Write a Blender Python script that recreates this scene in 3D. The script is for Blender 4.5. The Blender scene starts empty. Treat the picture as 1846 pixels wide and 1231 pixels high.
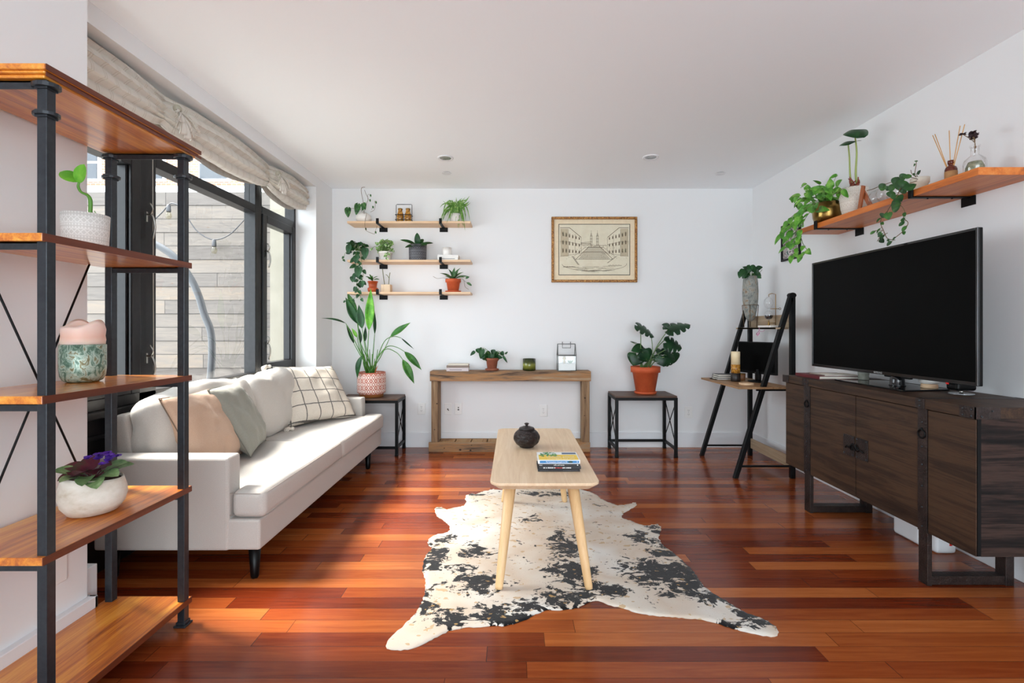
import bpy, math, random
from mathutils import Vector, Matrix, noise
random.seed(7)
PI = math.pi
SC = bpy.context.scene
COL = SC.collection

# ---------------------------------------------------------------- camera, light, exposure
CX, CY, F, CAMZ = 926.0, 592.5, 871.7, 1.2      # vanishing point and focal length in pixels of the 1846x1231 frame
cam_data = bpy.data.cameras.new('camera')
cam_data.sensor_width = 36.0
cam_data.lens = 36.0 * F / 1846.0
cam_data.shift_x = -(CX - 923.0) / 1846.0
cam_data.shift_y = -(615.5 - CY) / 1846.0
cam_data.clip_start = 0.02
cam = bpy.data.objects.new('camera', cam_data)
COL.objects.link(cam)
cam.location = (0, 0, CAMZ)
cam.rotation_euler = (PI / 2, 0, 0)
SC.camera = cam
SC.view_settings.view_transform = 'Standard'
SC.view_settings.look = 'None'
SC.view_settings.gamma = 1.0
SC.view_settings.use_curve_mapping = False
SC.view_settings.exposure = EXPOSURE = 0.68
SC.cycles.max_bounces = 14
SC.cycles.diffuse_bounces = 8
SC.cycles.glossy_bounces = 5
SC.cycles.transparent_max_bounces = 16
SC.cycles.sample_clamp_indirect = 6.0
SC.cycles.caustics_reflective = False
SC.cycles.caustics_refractive = False

world = bpy.data.worlds.new('sky')
SC.world = world
world.use_nodes = True
bgn = world.node_tree.nodes['Background']
bgn.inputs[0].default_value = (0.83, 0.935, 1.0, 1)
bgn.inputs[1].default_value = 4.8

def sun(name, strength, angle, direction, color):
    l = bpy.data.lights.new(name, 'SUN')
    l.energy = strength; l.angle = math.radians(angle); l.color = color
    o = bpy.data.objects.new(name, l); COL.objects.link(o)
    o.rotation_euler = Vector(direction).to_track_quat('-Z', 'Y').to_euler()
    return o
sun('sun', 12.5, 20.0, (0.80, -0.14, -1.0), (1.0, 0.95, 0.87))

def portal(name, loc, rot, sx, sy):
    l = bpy.data.lights.new(name, 'AREA'); l.shape = 'RECTANGLE'; l.size = sx; l.size_y = sy
    l.cycles.is_portal = True
    o = bpy.data.objects.new(name, l); COL.objects.link(o); o.location = loc; o.rotation_euler = rot
portal('window_portal', (-2.16, 3.23, 1.68), (0, -PI / 2, 0), 1.75, 2.6)
portal('rear_opening_portal', (0.35, -3.02, 1.25), (PI / 2, 0, 0), 3.9, 2.5)  # spans the added rear opening that brings in fill light

# ---------------------------------------------------------------- helpers
def P(px, py, Y):
    return Vector(((px - CX) / F * Y, Y, CAMZ - (py - CY) / F * Y))

def lin(c):
    return tuple(((v / 255.0) / 12.92 if v <= 10 else ((v / 255.0 + 0.055) / 1.055) ** 2.4) for v in c)

WLOC = {}
def link(o, parent=None, loc=(0, 0, 0)):
    COL.objects.link(o)
    if parent is not None:
        o.parent = parent
        WLOC[o.name] = WLOC[parent.name]
    else:
        o.location = loc
        WLOC[o.name] = Vector(loc)
    return o

def tag(o, label=None, cat=None, group=None, kind=None):
    if label: o['label'] = label
    if cat: o['category'] = cat
    if group: o['group'] = group
    if kind: o['kind'] = kind
    return o

def thing(name, label, cat, loc, group=None):
    o = bpy.data.objects.new(name, None)
    o.empty_display_size = 0.1
    link(o, None, loc)
    return tag(o, label, cat, group)

class MB:
    def __init__(s):
        s.v = []; s.f = []; s.sm = []
    def add(s, vs, fs, smooth=False, M=None):
        b = len(s.v)
        for p in vs:
            p = Vector(p)
            s.v.append(M @ p if M is not None else p)
        for f in fs:
            s.f.append([b + i for i in f]); s.sm.append(smooth)
        return s
    def box(s, x0, x1, y0, y1, z0, z1, M=None):
        vs = [(x, y, z) for x in (x0, x1) for y in (y0, y1) for z in (z0, z1)]
        fs = [(0, 1, 3, 2), (4, 6, 7, 5), (0, 4, 5, 1), (2, 3, 7, 6), (0, 2, 6, 4), (1, 5, 7, 3)]
        return s.add(vs, fs, False, M)
    def beam(s, a, b, w, h, up=(0, 0, 1)):
        a = Vector(a); b = Vector(b); t = (b - a).normalized(); up = Vector(up)
        sd = t.cross(up)
        if sd.length < 1e-4: sd = t.cross(Vector((0, 1, 0)))
        sd.normalize(); n = sd.cross(t)
        vs = []
        for p in (a, b):
            for i, j in ((-1, -1), (1, -1), (1, 1), (-1, 1)):
                vs.append(p + sd * (i * w / 2) + n * (j * h / 2))
        fs = [(0, 3, 2, 1), (4, 5, 6, 7), (0, 1, 5, 4), (1, 2, 6, 5), (2, 3, 7, 6), (3, 0, 4, 7)]
        return s.add(vs, fs)
    def prism(s, pts, z0, z1, M=None):
        n = len(pts)
        vs = [(x, y, z0) for x, y in pts] + [(x, y, z1) for x, y in pts]
        fs = [tuple(range(n))[::-1], tuple(range(n, 2 * n))] + [(i, (i + 1) % n, n + (i + 1) % n, n + i) for i in range(n)]
        return s.add(vs, fs, False, M)
    def tube(s, pts, r, n=6, smooth_path=0, cap=True):
        pts = [Vector(p) for p in pts]
        if smooth_path and len(pts) > 2: pts = catmull(pts, smooth_path)
        m = len(pts)
        rr = r if isinstance(r, (list, tuple)) else None
        def rad(i):
            if rr is None: return r
            u = i / (m - 1) * (len(rr) - 1); k = min(int(u), len(rr) - 2); return rr[k] + (rr[k + 1] - rr[k]) * (u - k)
        b = len(s.v); nrm = None
        for i, p in enumerate(pts):
            t = (pts[min(i + 1, m - 1)] - pts[max(i - 1, 0)]).normalized()
            if nrm is None:
                nrm = t.orthogonal().normalized()
            else:
                nrm = (nrm - t * nrm.dot(t))
                nrm = nrm.normalized() if nrm.length > 1e-6 else t.orthogonal().normalized()
            bi = t.cross(nrm)
            for k in range(n):
                a = 2 * PI * k / n
                s.v.append(p + (nrm * math.cos(a) + bi * math.sin(a)) * rad(i))
        for i in range(m - 1):
            for k in range(n):
                s.f.append([b + i * n + k, b + i * n + (k + 1) % n, b + (i + 1) * n + (k + 1) % n, b + (i + 1) * n + k]); s.sm.append(True)
        if cap:
            s.f.append([b + k for k in range(n)][::-1]); s.sm.append(False)
            s.f.append([b + (m - 1) * n + k for k in range(n)]); s.sm.append(False)
        return s
    def lathe(s, prof, c, n=32, M=None, smooth=True, fn=None):
        """prof: list of (radius, z) from bottom to top; c: base centre"""
        c = Vector(c); b = len(s.v); m = len(prof)
        for r, z in prof:
            for k in range(n):
                a = 2 * PI * k / n
                p = Vector((r * math.cos(a), r * math.sin(a), z))
                if fn: p = fn(p, a)
                if M is not None: p = M @ p
                s.v.append(c + p)
        for i in range(m - 1):
            for k in range(n):
                s.f.append([b + i * n + k, b + i * n + (k + 1) % n, b + (i + 1) * n + (k + 1) % n, b + (i + 1) * n + k]); s.sm.append(smooth)
        if prof[0][0] > 1e-5: s.f.append([b + k for k in range(n)][::-1]); s.sm.append(False)
        if prof[-1][0] > 1e-5: s.f.append([b + (m - 1) * n + k for k in range(n)]); s.sm.append(False)
        return s
    def sphere(s, c, r, n=16, sc=(1, 1, 1)):
        prof = [(max(r * math.sin(PI * i / n), 1e-4 * r), -r * math.cos(PI * i / n)) for i in range(n + 1)]
        return s.lathe(prof, c, n + 4, Matrix.Diagonal(Vector(sc)))
    def grid(s, fn, nu, nv, smooth=True, closed_u=False):
        b = len(s.v)
        for i in range(nu + 1):
            for j in range(nv + 1):
                s.v.append(Vector(fn(i / nu, j / nv)))
        for i in range(nu):
            for j in range(nv):
                a = b + i * (nv + 1) + j
                s.f.append([a, a + 1, a + nv + 2, a + nv + 1]); s.sm.append(smooth)
        return s
    def softbox(s, hx, hy, hz, r, M=None, seg=10, crown=0.0, lump=0.0, seed=0.0):
        """rounded box half sizes hx,hy,hz"""
        faces = [((1, 0, 0), (0, 1, 0), (0, 0, 1)), ((-1, 0, 0), (0, 0, 1), (0, 1, 0)), ((0, 1, 0), (0, 0, 1), (1, 0, 0)),
                 ((0, -1, 0), (1, 0, 0), (0, 0, 1)), ((0, 0, 1), (1, 0, 0), (0, 1, 0)), ((0, 0, -1), (0, 1, 0), (1, 0, 0))]
        h = Vector((hx, hy, hz))
        for n_, a_, b_ in faces:
            n_, a_, b_ = Vector(n_), Vector(a_), Vector(b_)
            def fn(u, v, n_=n_, a_=a_, b_=b_):
                uu = math.sin((u - .5) * PI * .96) / math.sin(PI * .48); vv = math.sin((v - .5) * PI * .96) / math.sin(PI * .48)
                p = n_ + a_ * uu + b_ * vv
                q = Vector((p.x * h.x, p.y * h.y, p.z * h.z))
                c = Vector([max(-(h[i] - r), min(h[i] - r, q[i])) for i in range(3)])
                d = q - c
                if d.length > 1e-7: q = c + d.normalized() * r
                k = (1 - (q.x / h.x) ** 2) * (1 - (q.y / h.y) ** 2)
                q.z += crown * max(k, 0) * (1 if q.z > 0 else -.3)
                kx = (1 - (q.y / h.y) ** 2) * (1 - (q.z / h.z) ** 2)
                q.x += crown * .5 * max(kx, 0) * (1 if q.x > 0 else -1)
                if lump:
                    q += lump * Vector((noise.noise(q * 7 + Vector((seed, 0, 0))), noise.noise(q * 7 + Vector((0, seed, 5))), noise.noise(q * 7 + Vector((9, 0, seed)))))
                return (M @ q) if M is not None else q
            s.grid(fn, seg, seg)
        return s

def catmull(p, k):
    out = []
    for i in range(len(p) - 1):
        p0 = p[max(i - 1, 0)]; p1 = p[i]; p2 = p[i + 1]; p3 = p[min(i + 2, len(p) - 1)]
        for j in range(k):
            t = j / k
            out.append(.5 * ((2 * p1) + (p2 - p0) * t + (2 * p0 - 5 * p1 + 4 * p2 - p3) * t * t + (3 * p1 - p0 - 3 * p2 + p3) * t ** 3))
    out.append(p[-1])
    return out

def mesh_obj(name, mb, mat, parent=None, loc=None, bevel=0.0, seg=2, weld=False, solid=0.0, subsurf=0):
    me = bpy.data.meshes.new(name)
    if parent is not None: off = WLOC[parent.name]
    else: off = Vector(loc) if loc is not None else Vector((0, 0, 0))
    me.from_pydata([v - off for v in mb.v], [], mb.f)
    me.polygons.foreach_set('use_smooth', mb.sm)
    me.materials.append(mat)
    me.update()
    o = bpy.data.objects.new(name, me)
    link(o, parent, off)
    if weld:
        w = o.modifiers.new('weld', 'WELD'); w.merge_threshold = 0.0004
    if solid:
        w = o.modifiers.new('solid', 'SOLIDIFY'); w.thickness = solid; w.offset = 0
    if bevel:
        b = o.modifiers.new('bevel', 'BEVEL'); b.width = bevel; b.segments = seg; b.limit_method = 'ANGLE'; b.angle_limit = math.radians(40)
        b.harden_normals = False
    if subsurf:
        b = o.modifiers.new('sub', 'SUBSURF'); b.levels = subsurf; b.render_levels = subsurf
    return o
def part(name, mb, mat, parent, label=None, **k):
    o = mesh_obj(name, mb, mat, parent, **k)
    if label: o['label'] = label
    return o
def solo(name, mb, mat, label, cat, loc, group=None, **k):
    return tag(mesh_obj(name, mb, mat, None, loc, **k), label, cat, group)
def struct(name, mb, mat, parent=None, loc=(0, 0, 0), **k):
    o = mesh_obj(name, mb, mat, parent, loc if parent is None else None, **k)
    if parent is None: o['kind'] = 'structure'
    return o
def kids(o): return [c for c in bpy.data.objects if c.parent == o]
def copy_tree(o, parent=None, loc=None, label=None):
    ch = kids(o)
    c = o.copy(); COL.objects.link(c)
    if parent is not None: c.parent = parent
    if loc is not None: c.location = loc
    if label: c['label'] = label
    for k in ch: copy_tree(k, c)
    return c

# ---------------------------------------------------------------- materials
class X:
    """socket arithmetic inside one node tree"""
    def __init__(s, t, k): s.t, s.k = t, k
    def _m(s, op, *a, clamp=False):
        n = s.t.nodes.new('ShaderNodeMath'); n.operation = op; n.use_clamp = clamp
        for i, q in enumerate((s,) + a):
            if isinstance(q, X): s.t.links.new(q.k, n.inputs[i])
            else: n.inputs[i].default_value = q
        return X(s.t, n.outputs[0])
    def __add__(s, o): return s._m('ADD', o)
    def __sub__(s, o): return s._m('SUBTRACT', o)
    def __mul__(s, o): return s._m('MULTIPLY', o)
    def __truediv__(s, o): return s._m('DIVIDE', o)
    def __gt__(s, o): return s._m('GREATER_THAN', o)
    def __lt__(s, o): return s._m('LESS_THAN', o)
    def floor(s): return s._m('FLOOR')
    def fract(s): return s._m('FRACT')
    def abs(s): return s._m('ABSOLUTE')
    def min(s, o): return s._m('MINIMUM', o)
    def max(s, o): return s._m('MAXIMUM', o)
    def pow(s, o): return s._m('POWER', o)
    def sin(s): return s._m('SINE')
    def clamp(s): return s._m('ADD', 0.0, clamp=True)
    def step(s, a, b): return ((s - a) / (b - a)).clamp()

class Mat:
    def __init__(s, name, color=(200, 200, 200), rough=0.5, metal=0.0, spec=0.5, coat=0.0, sheen=0.0):
        m = bpy.data.materials.new(name); m.use_nodes = True
        s.m = m; s.t = m.node_tree; s.n = s.t.nodes; s.b = s.n['Principled BSDF']
        s.b.inputs['Base Color'].default_value = (*lin(color), 1)
        s.b.inputs['Roughness'].default_value = rough
        s.b.inputs['Metallic'].default_value = metal
        s.b.inputs['Specular IOR Level'].default_value = spec
        if coat: s.b.inputs['Coat Weight'].default_value = coat; s.b.inputs['Coat Roughness'].default_value = .12
        if sheen: s.b.inputs['Sheen Weight'].default_value = sheen
        s._co = None
    def co(s, kind='Object'):
        if s._co is None:
            s._co = s.n.new('ShaderNodeTexCoord')
        return s._co.outputs[kind]
    def xyz(s, sock=None):
        n = s.n.new('ShaderNodeSeparateXYZ'); s.t.links.new(sock or s.co(), n.inputs[0])
        return X(s.t, n.outputs[0]), X(s.t, n.outputs[1]), X(s.t, n.outputs[2])
    def comb(s, x, y, z):
        n = s.n.new('ShaderNodeCombineXYZ')
        for i, q in enumerate((x, y, z)):
            if isinstance(q, X): s.t.links.new(q.k, n.inputs[i])
            else: n.inputs[i].default_value = q
        return n.outputs[0]
    def mapping(s, scale, loc=(0, 0, 0), rot=(0, 0, 0), sock=None):
        n = s.n.new('ShaderNodeMapping'); n.inputs['Scale'].default_value = scale; n.inputs['Location'].default_value = loc; n.inputs['Rotation'].default_value = rot
        s.t.links.new(sock or s.co(), n.inputs[0]); return n.outputs[0]
    def noise(s, sock, scale=5, detail=3, rough=.5, dist=0.0):
        n = s.n.new('ShaderNodeTexNoise'); s.t.links.new(sock, n.inputs['Vector'])
        n.inputs['Scale'].default_value = scale; n.inputs['Detail'].default_value = detail; n.inputs['Roughness'].default_value = rough; n.inputs['Distortion'].default_value = dist
        return X(s.t, n.outputs[0])
    def voro(s, sock, scale=5, feature='F1', rnd=1.0):
        n = s.n.new('ShaderNodeTexVoronoi'); n.feature = feature; s.t.links.new(sock, n.inputs['Vector']); n.inputs['Scale'].default_value = scale
        n.inputs['Randomness'].default_value = rnd
        return n
    def white(s, sock):
        n = s.n.new('ShaderNodeTexWhiteNoise'); n.noise_dimensions = '3D'; s.t.links.new(sock, n.inputs[0]); return X(s.t, n.outputs[0])
    def ramp(s, fac, stops, interp='LINEAR'):
        n = s.n.new('ShaderNodeValToRGB'); cr = n.color_ramp; cr.interpolation = interp
        while len(cr.elements) < len(stops): cr.elements.new(.5)
        for e, (p, c) in zip(cr.elements, stops): e.position = p; e.color = (*lin(c), 1)
        s.t.links.new(fac.k if isinstance(fac, X) else fac, n.inputs[0]); return n.outputs[0]
    def mix(s, fac, a, b, mode='MIX'):
        n = s.n.new('ShaderNodeMix'); n.data_type = 'RGBA'; n.blend_type = mode
        for i, q in ((0, fac), (6, a), (7, b)):
            if isinstance(q, X): s.t.links.new(q.k, n.inputs[i])
            elif isinstance(q, (int, float)): n.inputs[i].default_value = q
            elif isinstance(q, tuple): n.inputs[i].default_value = (*lin(q), 1)
            else: s.t.links.new(q, n.inputs[i])
        return n.outputs[2]
    def color(s, sock): s.t.links.new(sock, s.b.inputs['Base Color']); return s
    def rough(s, x): s.t.links.new(x.k, s.b.inputs['Roughness']); return s
    def bump(s, x, strength=.3, dist=.002):
        n = s.n.new('ShaderNodeBump'); n.inputs['Strength'].default_value = strength; n.inputs['Distance'].default_value = dist
        s.t.links.new(x.k if isinstance(x, X) else x, n.inputs['Height']); s.t.links.new(n.outputs[0], s.b.inputs['Normal']); return s

def plain(name, c, rough=.5, **k): return Mat(name, c, rough, **k).m
def noisy(name, c, c2, scale=8, rough=.5, bump=0.0, detail=4, dist=.002, **k):
    m = Mat(name, c, rough, **k); n = m.noise(m.co(), scale, detail, .6)
    m.color(m.ramp(n, [(.35, c), (.65, c2)]))
    if bump: m.bump(m.noise(m.co(), scale * 6, 4, .6), bump, dist)
    return m.m
def wood(name, stops, axis='y', scale=1.0, rough=.45, bump=.25, coat=0.0, spec=.5, spread=.17):
    m = Mat(name, stops[0], rough, coat=coat, spec=spec)
    sc = {'x': (.35, 6, 6), 'y': (6, .35, 6), 'z': (6, 6, .35)}[axis]
    sc = tuple(q * scale for q in sc)
    mp = m.mapping(sc)
    a = m.noise(mp, 2.2, 6, .62, 1.2)
    fine = m.noise(m.mapping(tuple(q * 5 for q in sc)), 3.5, 4, .7)
    f = a * .75 + fine * .25
    n = len(stops)
    m.color(m.ramp(f, [(.5 + spread * (2 * i / (n - 1) - 1), c) for i, c in enumerate(stops)]))
    if bump: m.bump(f, bump, .0015)
    return m.m
def fabric(name, c, c2, scale=420, rough=.9, wr=.25, wscale=9):
    m = Mat(name, c, rough, spec=.2, sheen=.15)
    n = m.noise(m.co(), scale, 2, .6); w = m.noise(m.mapping((1, .6, 1)), wscale, 3, .5, .8)
    m.color(m.ramp(n, [(.3, c), (.7, c2)]))
    m.bump(w * wr * 10 + n * .6, .35, .0022)
    return m.m
def glass(name, tint=(255, 255, 255), base=.04, amp=.85, power=5.0, rough=.0):
    m = Mat(name); t = m.t
    tr = t.nodes.new('ShaderNodeBsdfTransparent'); tr.inputs[0].default_value = (*lin(tint), 1)
    gl = t.nodes.new('ShaderNodeBsdfGlossy'); gl.inputs['Roughness'].default_value = rough
    lw = t.nodes.new('ShaderNodeLayerWeight'); lw.inputs[0].default_value = .5
    ge = t.nodes.new('ShaderNodeNewGeometry')
    fac = (X(t, lw.outputs[1]).pow(power) * amp + base) * (X(t, ge.outputs['Backfacing']) * -1.0 + 1.0)
    ms = t.nodes.new('ShaderNodeMixShader')
    t.links.new(fac.k, ms.inputs[0]); t.links.new(tr.outputs[0], ms.inputs[1]); t.links.new(gl.outputs[0], ms.inputs[2])
    t.links.new(ms.outputs[0], t.nodes['Material Output'].inputs[0])
    return m.m

def paint(name, c, rough=.6):
    m = Mat(name, c, rough, spec=.3); m.bump(m.noise(m.co(), 90, 3, .6), .05, .001); return m.m
M_WALL = paint('white_wall_paint', (230, 231, 232))
M_CEIL = paint('ceiling_paint', (245, 249, 252))
M_TRIM = plain('trim_paint', (226, 228, 231), .35)
M_WINFRAME = noisy('dark_window_frame', (20, 19, 21), (28, 27, 29), 30, .3, spec=.3)
M_STEEL = noisy('gunmetal_steel', (40, 44, 49), (50, 54, 59), 60, .3, .1, metal=.35)
M_BLACK = plain('black_metal', (8, 8, 9), .45, spec=.2)
M_BLKPL = plain('black_plastic', (6, 6, 7), .35, spec=.2)
M_GLASS = glass('window_glass')
M_CLEAR = glass('clear_glass', base=.1, amp=.8, power=2.4)
M_ETAG = wood('honey_shelf_wood', [(134, 62, 14), (192, 104, 26), (222, 142, 44), (236, 170, 72)], 'y', 1.3, .3, .3, coat=.6)
M_OAK = wood('pale_oak', [(208, 170, 132), (222, 188, 152), (232, 203, 170)], 'x', 1.5, .5, .1)
M_OAKY = wood('pale_oak_lengthwise', [(214, 182, 146), (226, 198, 164), (235, 211, 181)], 'y', 2.0, .45, .08)
M_OAKZ = wood('pale_oak_leg', [(212, 172, 122), (224, 186, 136), (232, 198, 152)], 'z', 2.0, .45, .08)
M_RUSTX = wood('reclaimed_wood_long', [(74, 54, 40), (124, 100, 78), (164, 118, 74), (150, 126, 100), (178, 152, 120)], 'x', 1.2, .8, .6, spread=.13)
M_RUSTZ = wood('reclaimed_wood_upright', [(90, 66, 48), (130, 102, 74), (150, 122, 92), (166, 138, 106)], 'z', 1.2, .8, .6, spread=.13)
M_RUSTY = wood('reclaimed_wood_slat', [(106, 74, 46), (160, 118, 74), (176, 140, 96), (140, 110, 80)], 'y', 1.2, .8, .6)
M_WALN = wood('brown_table_wood', [(62, 42, 32), (92, 64, 48), (112, 82, 62)], 'x', 1.4, .5, .2)
M_DESK = wood('desk_wood', [(128, 92, 60), (158, 120, 82), (178, 142, 104)], 'y', 1.5, .5, .2)
M_DESKG = wood('greyed_oak', [(128, 108, 86), (158, 136, 110), (178, 158, 132)], 'y', 1.5, .5, .2)
M_SHELFR = wood('orange_shelf_wood', [(160, 82, 30), (204, 112, 42), (216, 136, 66)], 'y', 1.3, .4, .25)
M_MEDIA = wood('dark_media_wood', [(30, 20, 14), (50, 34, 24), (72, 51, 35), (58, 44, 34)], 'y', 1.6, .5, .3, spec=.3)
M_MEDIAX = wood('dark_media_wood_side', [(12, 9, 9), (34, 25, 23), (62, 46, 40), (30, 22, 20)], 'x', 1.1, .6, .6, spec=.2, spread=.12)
def hammered():
    m = Mat('hammered_iron', (48, 38, 36), .45, metal=.5)
    v = m.voro(m.co(), 130); m.bump(X(m.t, v.outputs[0]), .5, .003)
    m.color(m.ramp(m.noise(m.co(), 20, 3), [(.3, (38, 30, 29)), (.7, (62, 50, 46))])); return m.m
M_IRON = hammered()
M_SOFA = fabric('sofa_fabric', (176, 171, 165), (194, 189, 183))
M_SEAM = plain('sofa_seam', (170, 160, 152), .9)
M_CUSH = fabric('cushion_fabric', (186, 180, 173), (202, 197, 190), wr=.6)
M_BEIGE = fabric('beige_pillow', (190, 158, 134), (204, 174, 152), wr=.7)
M_GREY = fabric('sage_pillow', (132, 131, 121), (150, 149, 139), wr=.5)
M_TERRA = noisy('terracotta', (186, 78, 38), (202, 94, 50), 14, .7, .1)
M_TERRAD = noisy('dull_terracotta', (128, 70, 48), (148, 86, 62), 14, .8, .1)
M_WHITEC = noisy('white_ceramic', (226, 222, 216), (234, 231, 226), 10, .3)
M_SOIL = noisy('potting_soil', (40, 28, 20), (66, 48, 36), 60, .95, .6)
M_PAPER = plain('page_paper', (226, 220, 208), .9)
M_BRASS = plain('brass', (150, 118, 66), .3, metal=1.0)
def leafmat(name, a, b, c, rough=.4, scale=14):
    m = Mat(name, a, rough, spec=.3)
    n = m.noise(m.co(), scale, 3, .6, .4)
    m.color(m.ramp(n, [(.3, a), (.5, b), (.72, c)]))
    m.b.inputs['Transmission Weight'].default_value = 0
    return m.m
L_DARK = leafmat('dark_leaf', (14, 44, 22), (24, 66, 30), (40, 88, 40))
L_MID = leafmat('mid_leaf', (28, 72, 26), (50, 104, 36), (86, 140, 54))
L_BRIGHT = leafmat('bright_leaf', (62, 132, 30), (92, 164, 44), (130, 192, 70))
L_VAR = leafmat('variegated_leaf', (36, 86, 32), (120, 160, 86), (226, 232, 196), scale=55)
L_HEART = leafmat('silver_vein_leaf', (20, 56, 26), (44, 92, 42), (112, 150, 92), scale=42)
M_STEM = plain('green_stem', (86, 120, 52), .5)
M_TWIG = plain('brown_twig', (108, 84, 56), .8)

# ---------------------------------------------------------------- plant helpers
PROF = {
    'heart': lambda s: math.sin(PI * min(1, s ** .55)) ** .75 if 0 < s < 1 else 0.0,
    'lance': lambda s: math.sin(PI * s ** .8) ** 1.05 if 0 < s < 1 else 0.0,
    'oval': lambda s: math.sin(PI * s ** .9) ** .6 if 0 < s < 1 else 0.0,
    'strap': lambda s: (1 - s) ** .5 * min(1, s * 6 + .5) if s < 1 else 0.0,
    'monstera': lambda s: math.sin(PI * min(1, s ** .6)) ** .6 * (1 - .45 * max(0, math.sin(s * 30)) ** 3 * (s > .2)) if 0 < s < 1 else 0.0,
}
def leaf(mb, base, tip, w, nrm=(0, -1, .4), kind='heart', bend=0.06, cup=.25, nu=9, nv=4):
    base = Vector(base); tip = Vector(tip); d = tip - base; L = d.length
    if L < 1e-5: return
    t = d / L; nrm = Vector(nrm)
    sd = t.cross(nrm)
    if sd.length < 1e-3: sd = t.orthogonal()
    sd.normalize(); n = sd.cross(t)
    if kind == 'monstera': nu, nv = 26, 6
    pf = PROF[kind]; back = .16 if kind in ('heart', 'monstera') else 0
    def fn(u, v):
        q = v * 2 - 1
        ww = pf(min(max(u, .002), .999)) * w / 2
        k = abs(q)
        p = base + t * (L * u - back * L * k * k * (1 - u) ** 2) + sd * (q * ww)
        return p + n * (cup * k * ww + bend * L * math.sin(PI * u))
    if kind == 'monstera':
        pf0 = lambda s: math.sin(PI * min(1, s ** .6)) ** .6 if 0 < s < 1 else 0.0
        def fn(u, v):
            q = v * 2 - 1; k = abs(q); uu = min(max(u, .002), .999)
            cut = max(0, math.sin(uu * 26 + (1.2 if q > 0 else 0))) ** 2 * (k > .55) * (u > .18) * .55
            ww = pf0(uu) * w / 2 * (1 - cut)
            p = base + t * (L * u - back * L * k * k * (1 - u) ** 2) + sd * (q * ww)
            return p + n * (-cup * k * ww + bend * L * math.sin(PI * u))
    mb.grid(fn, nu, nv)
def rv(a=1.0): return Vector((random.uniform(-a, a), random.uniform(-a, a), random.uniform(-a, a)))
def rleaf(mb, base, dirv, L, w, kind='heart', face=(0, -1, .3), jit=.5, **k):
    d = (Vector(dirv).normalized() + rv(jit * .5)).normalized()
    n = (Vector(face) + rv(jit)).normalized()
    leaf(mb, base, Vector(base) + d * L, w, n, kind, **k)
def pot_profile(r, h, taper=.75, rim=0.0, wall=.008, rimh=None):
    rb = r * taper; p = [(rb * .6, 0), (rb, 0.0), (rb, .003)]
    if rim:
        rh = rimh or h * .22
        p += [(r - rim, h - rh), (r, h - rh), (r, h)]
    else: p += [(rb + (r - rb) * .5, h * .5), (r, h)]
    p += [(r - wall, h), (r - wall - .002, h * .86), (.001, h * .86)]
    return p

# ---------------------------------------------------------------- room shell
YB, XL, XR, ZC = 4.90, -1.84, 2.42, 2.62
YR = -3.0            # rear of the room, behind the camera
XP, YP = -1.68, 1.905   # the pier beside the bookcase and where it ends
XG = -2.05           # window plane
YJ = 4.505           # far jamb
ZH = 2.525           # header underside

def floor_mat():
    m = Mat('red_hardwood', (150, 70, 35), .3, spec=.4)
    x, y, z = m.xyz()
    W = .083
    yr = y / W
    row = yr.floor()
    off = m.white(m.comb(row, 3.0, 1.0))
    ln = m.white(m.comb(row, 9.0, 4.0)) * .5 + .85
    xr = x / ln + off * 7.0
    col = xr.floor()
    r = m.white(m.comb(row, col, 7.0))
    grain = m.noise(m.comb(x * .7 + r * 31.0, y * 11.0, r * 17.0), 3.2, 6, .6, 1.0)
    fine = m.noise(m.comb(x * 3.0, y * 80.0, r * 5.0), 3.0, 3, .6)
    f = r * .6 + grain * .5 + fine * .14 - .12
    base = m.ramp(f, [(.05, (72, 24, 11)), (.25, (100, 38, 17)), (.45, (126, 56, 25)), (.7, (152, 80, 37)), (.95, (182, 108, 56))])
    fx = xr.fract(); fy = yr.fract()
    gap = (fy < .022).max(fx * ln < .0025)
    c = m.mix(gap * .75, base, (40, 14, 8))
    m.color(c)
    sp = m.noise(m.co(), 60, 2, .5)
    m.rough((grain * .1 + .14 + (sp > .68) * .05))
    m.bump(gap * -1.0 + fine * .12 + grain * .1, .35, .0012)
    return m.m
M_FLOOR = floor_mat()
struct('floor', MB().box(-2.2, XR + .1, YR, YB + .1, -.06, 0), M_FLOOR)
struct('ceiling', MB().box(-2.3, XR + .12, YR, YB + .12, ZC, ZC + .1), M_CEIL)
struct('wall_back', MB().box(-2.3, XR + .12, YB, YB + .12, 0, ZC), M_WALL)
struct('wall_right', MB().box(XR, XR + .12, YR, YB, 0, ZC), M_WALL)
wl = MB().box(-2.3, XP, YR, YP, 0, ZC)                       # pier beside the bookcase
wl.box(-2.3, XL, YP, YJ, ZH, ZC).box(-2.125, XL, YJ, YB, 0, ZC)
struct('wall_left', wl, M_WALL)
wr = MB().box(-2.3, -1.6, YR - .12, YR, 0, ZC).box(2.3, XR + .12, YR - .12, YR, 0, ZC).box(-1.6, 2.3, YR - .12, YR, 2.5, ZC)  # wide opening out of view, added to let in more sky light
struct('wall_rear', wr, M_WALL)
struct('baseboard_back', MB().box(XL, XR, YB - .014, YB, 0, .15), M_TRIM, bevel=.003)
struct('baseboard_right', MB().box(XR - .014, XR, YR, YB - .014, 0, .15), M_TRIM, bevel=.003)
bl = MB().box(XP, XP + .03, YR, YP + .015, 0, .145).box(-2.02, XP + .03, YP, YP + .015, 0, .145)
bl.box(XL, XL + .014, YJ + .001, YB - .014, 0, .15)
struct('baseboard_left', bl, M_TRIM, bevel=.003)
struct('trim_1', MB().box(-2.02, -1.70, YP + .015, 1.975, 0, .243), M_TRIM, bevel=.003)

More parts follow.
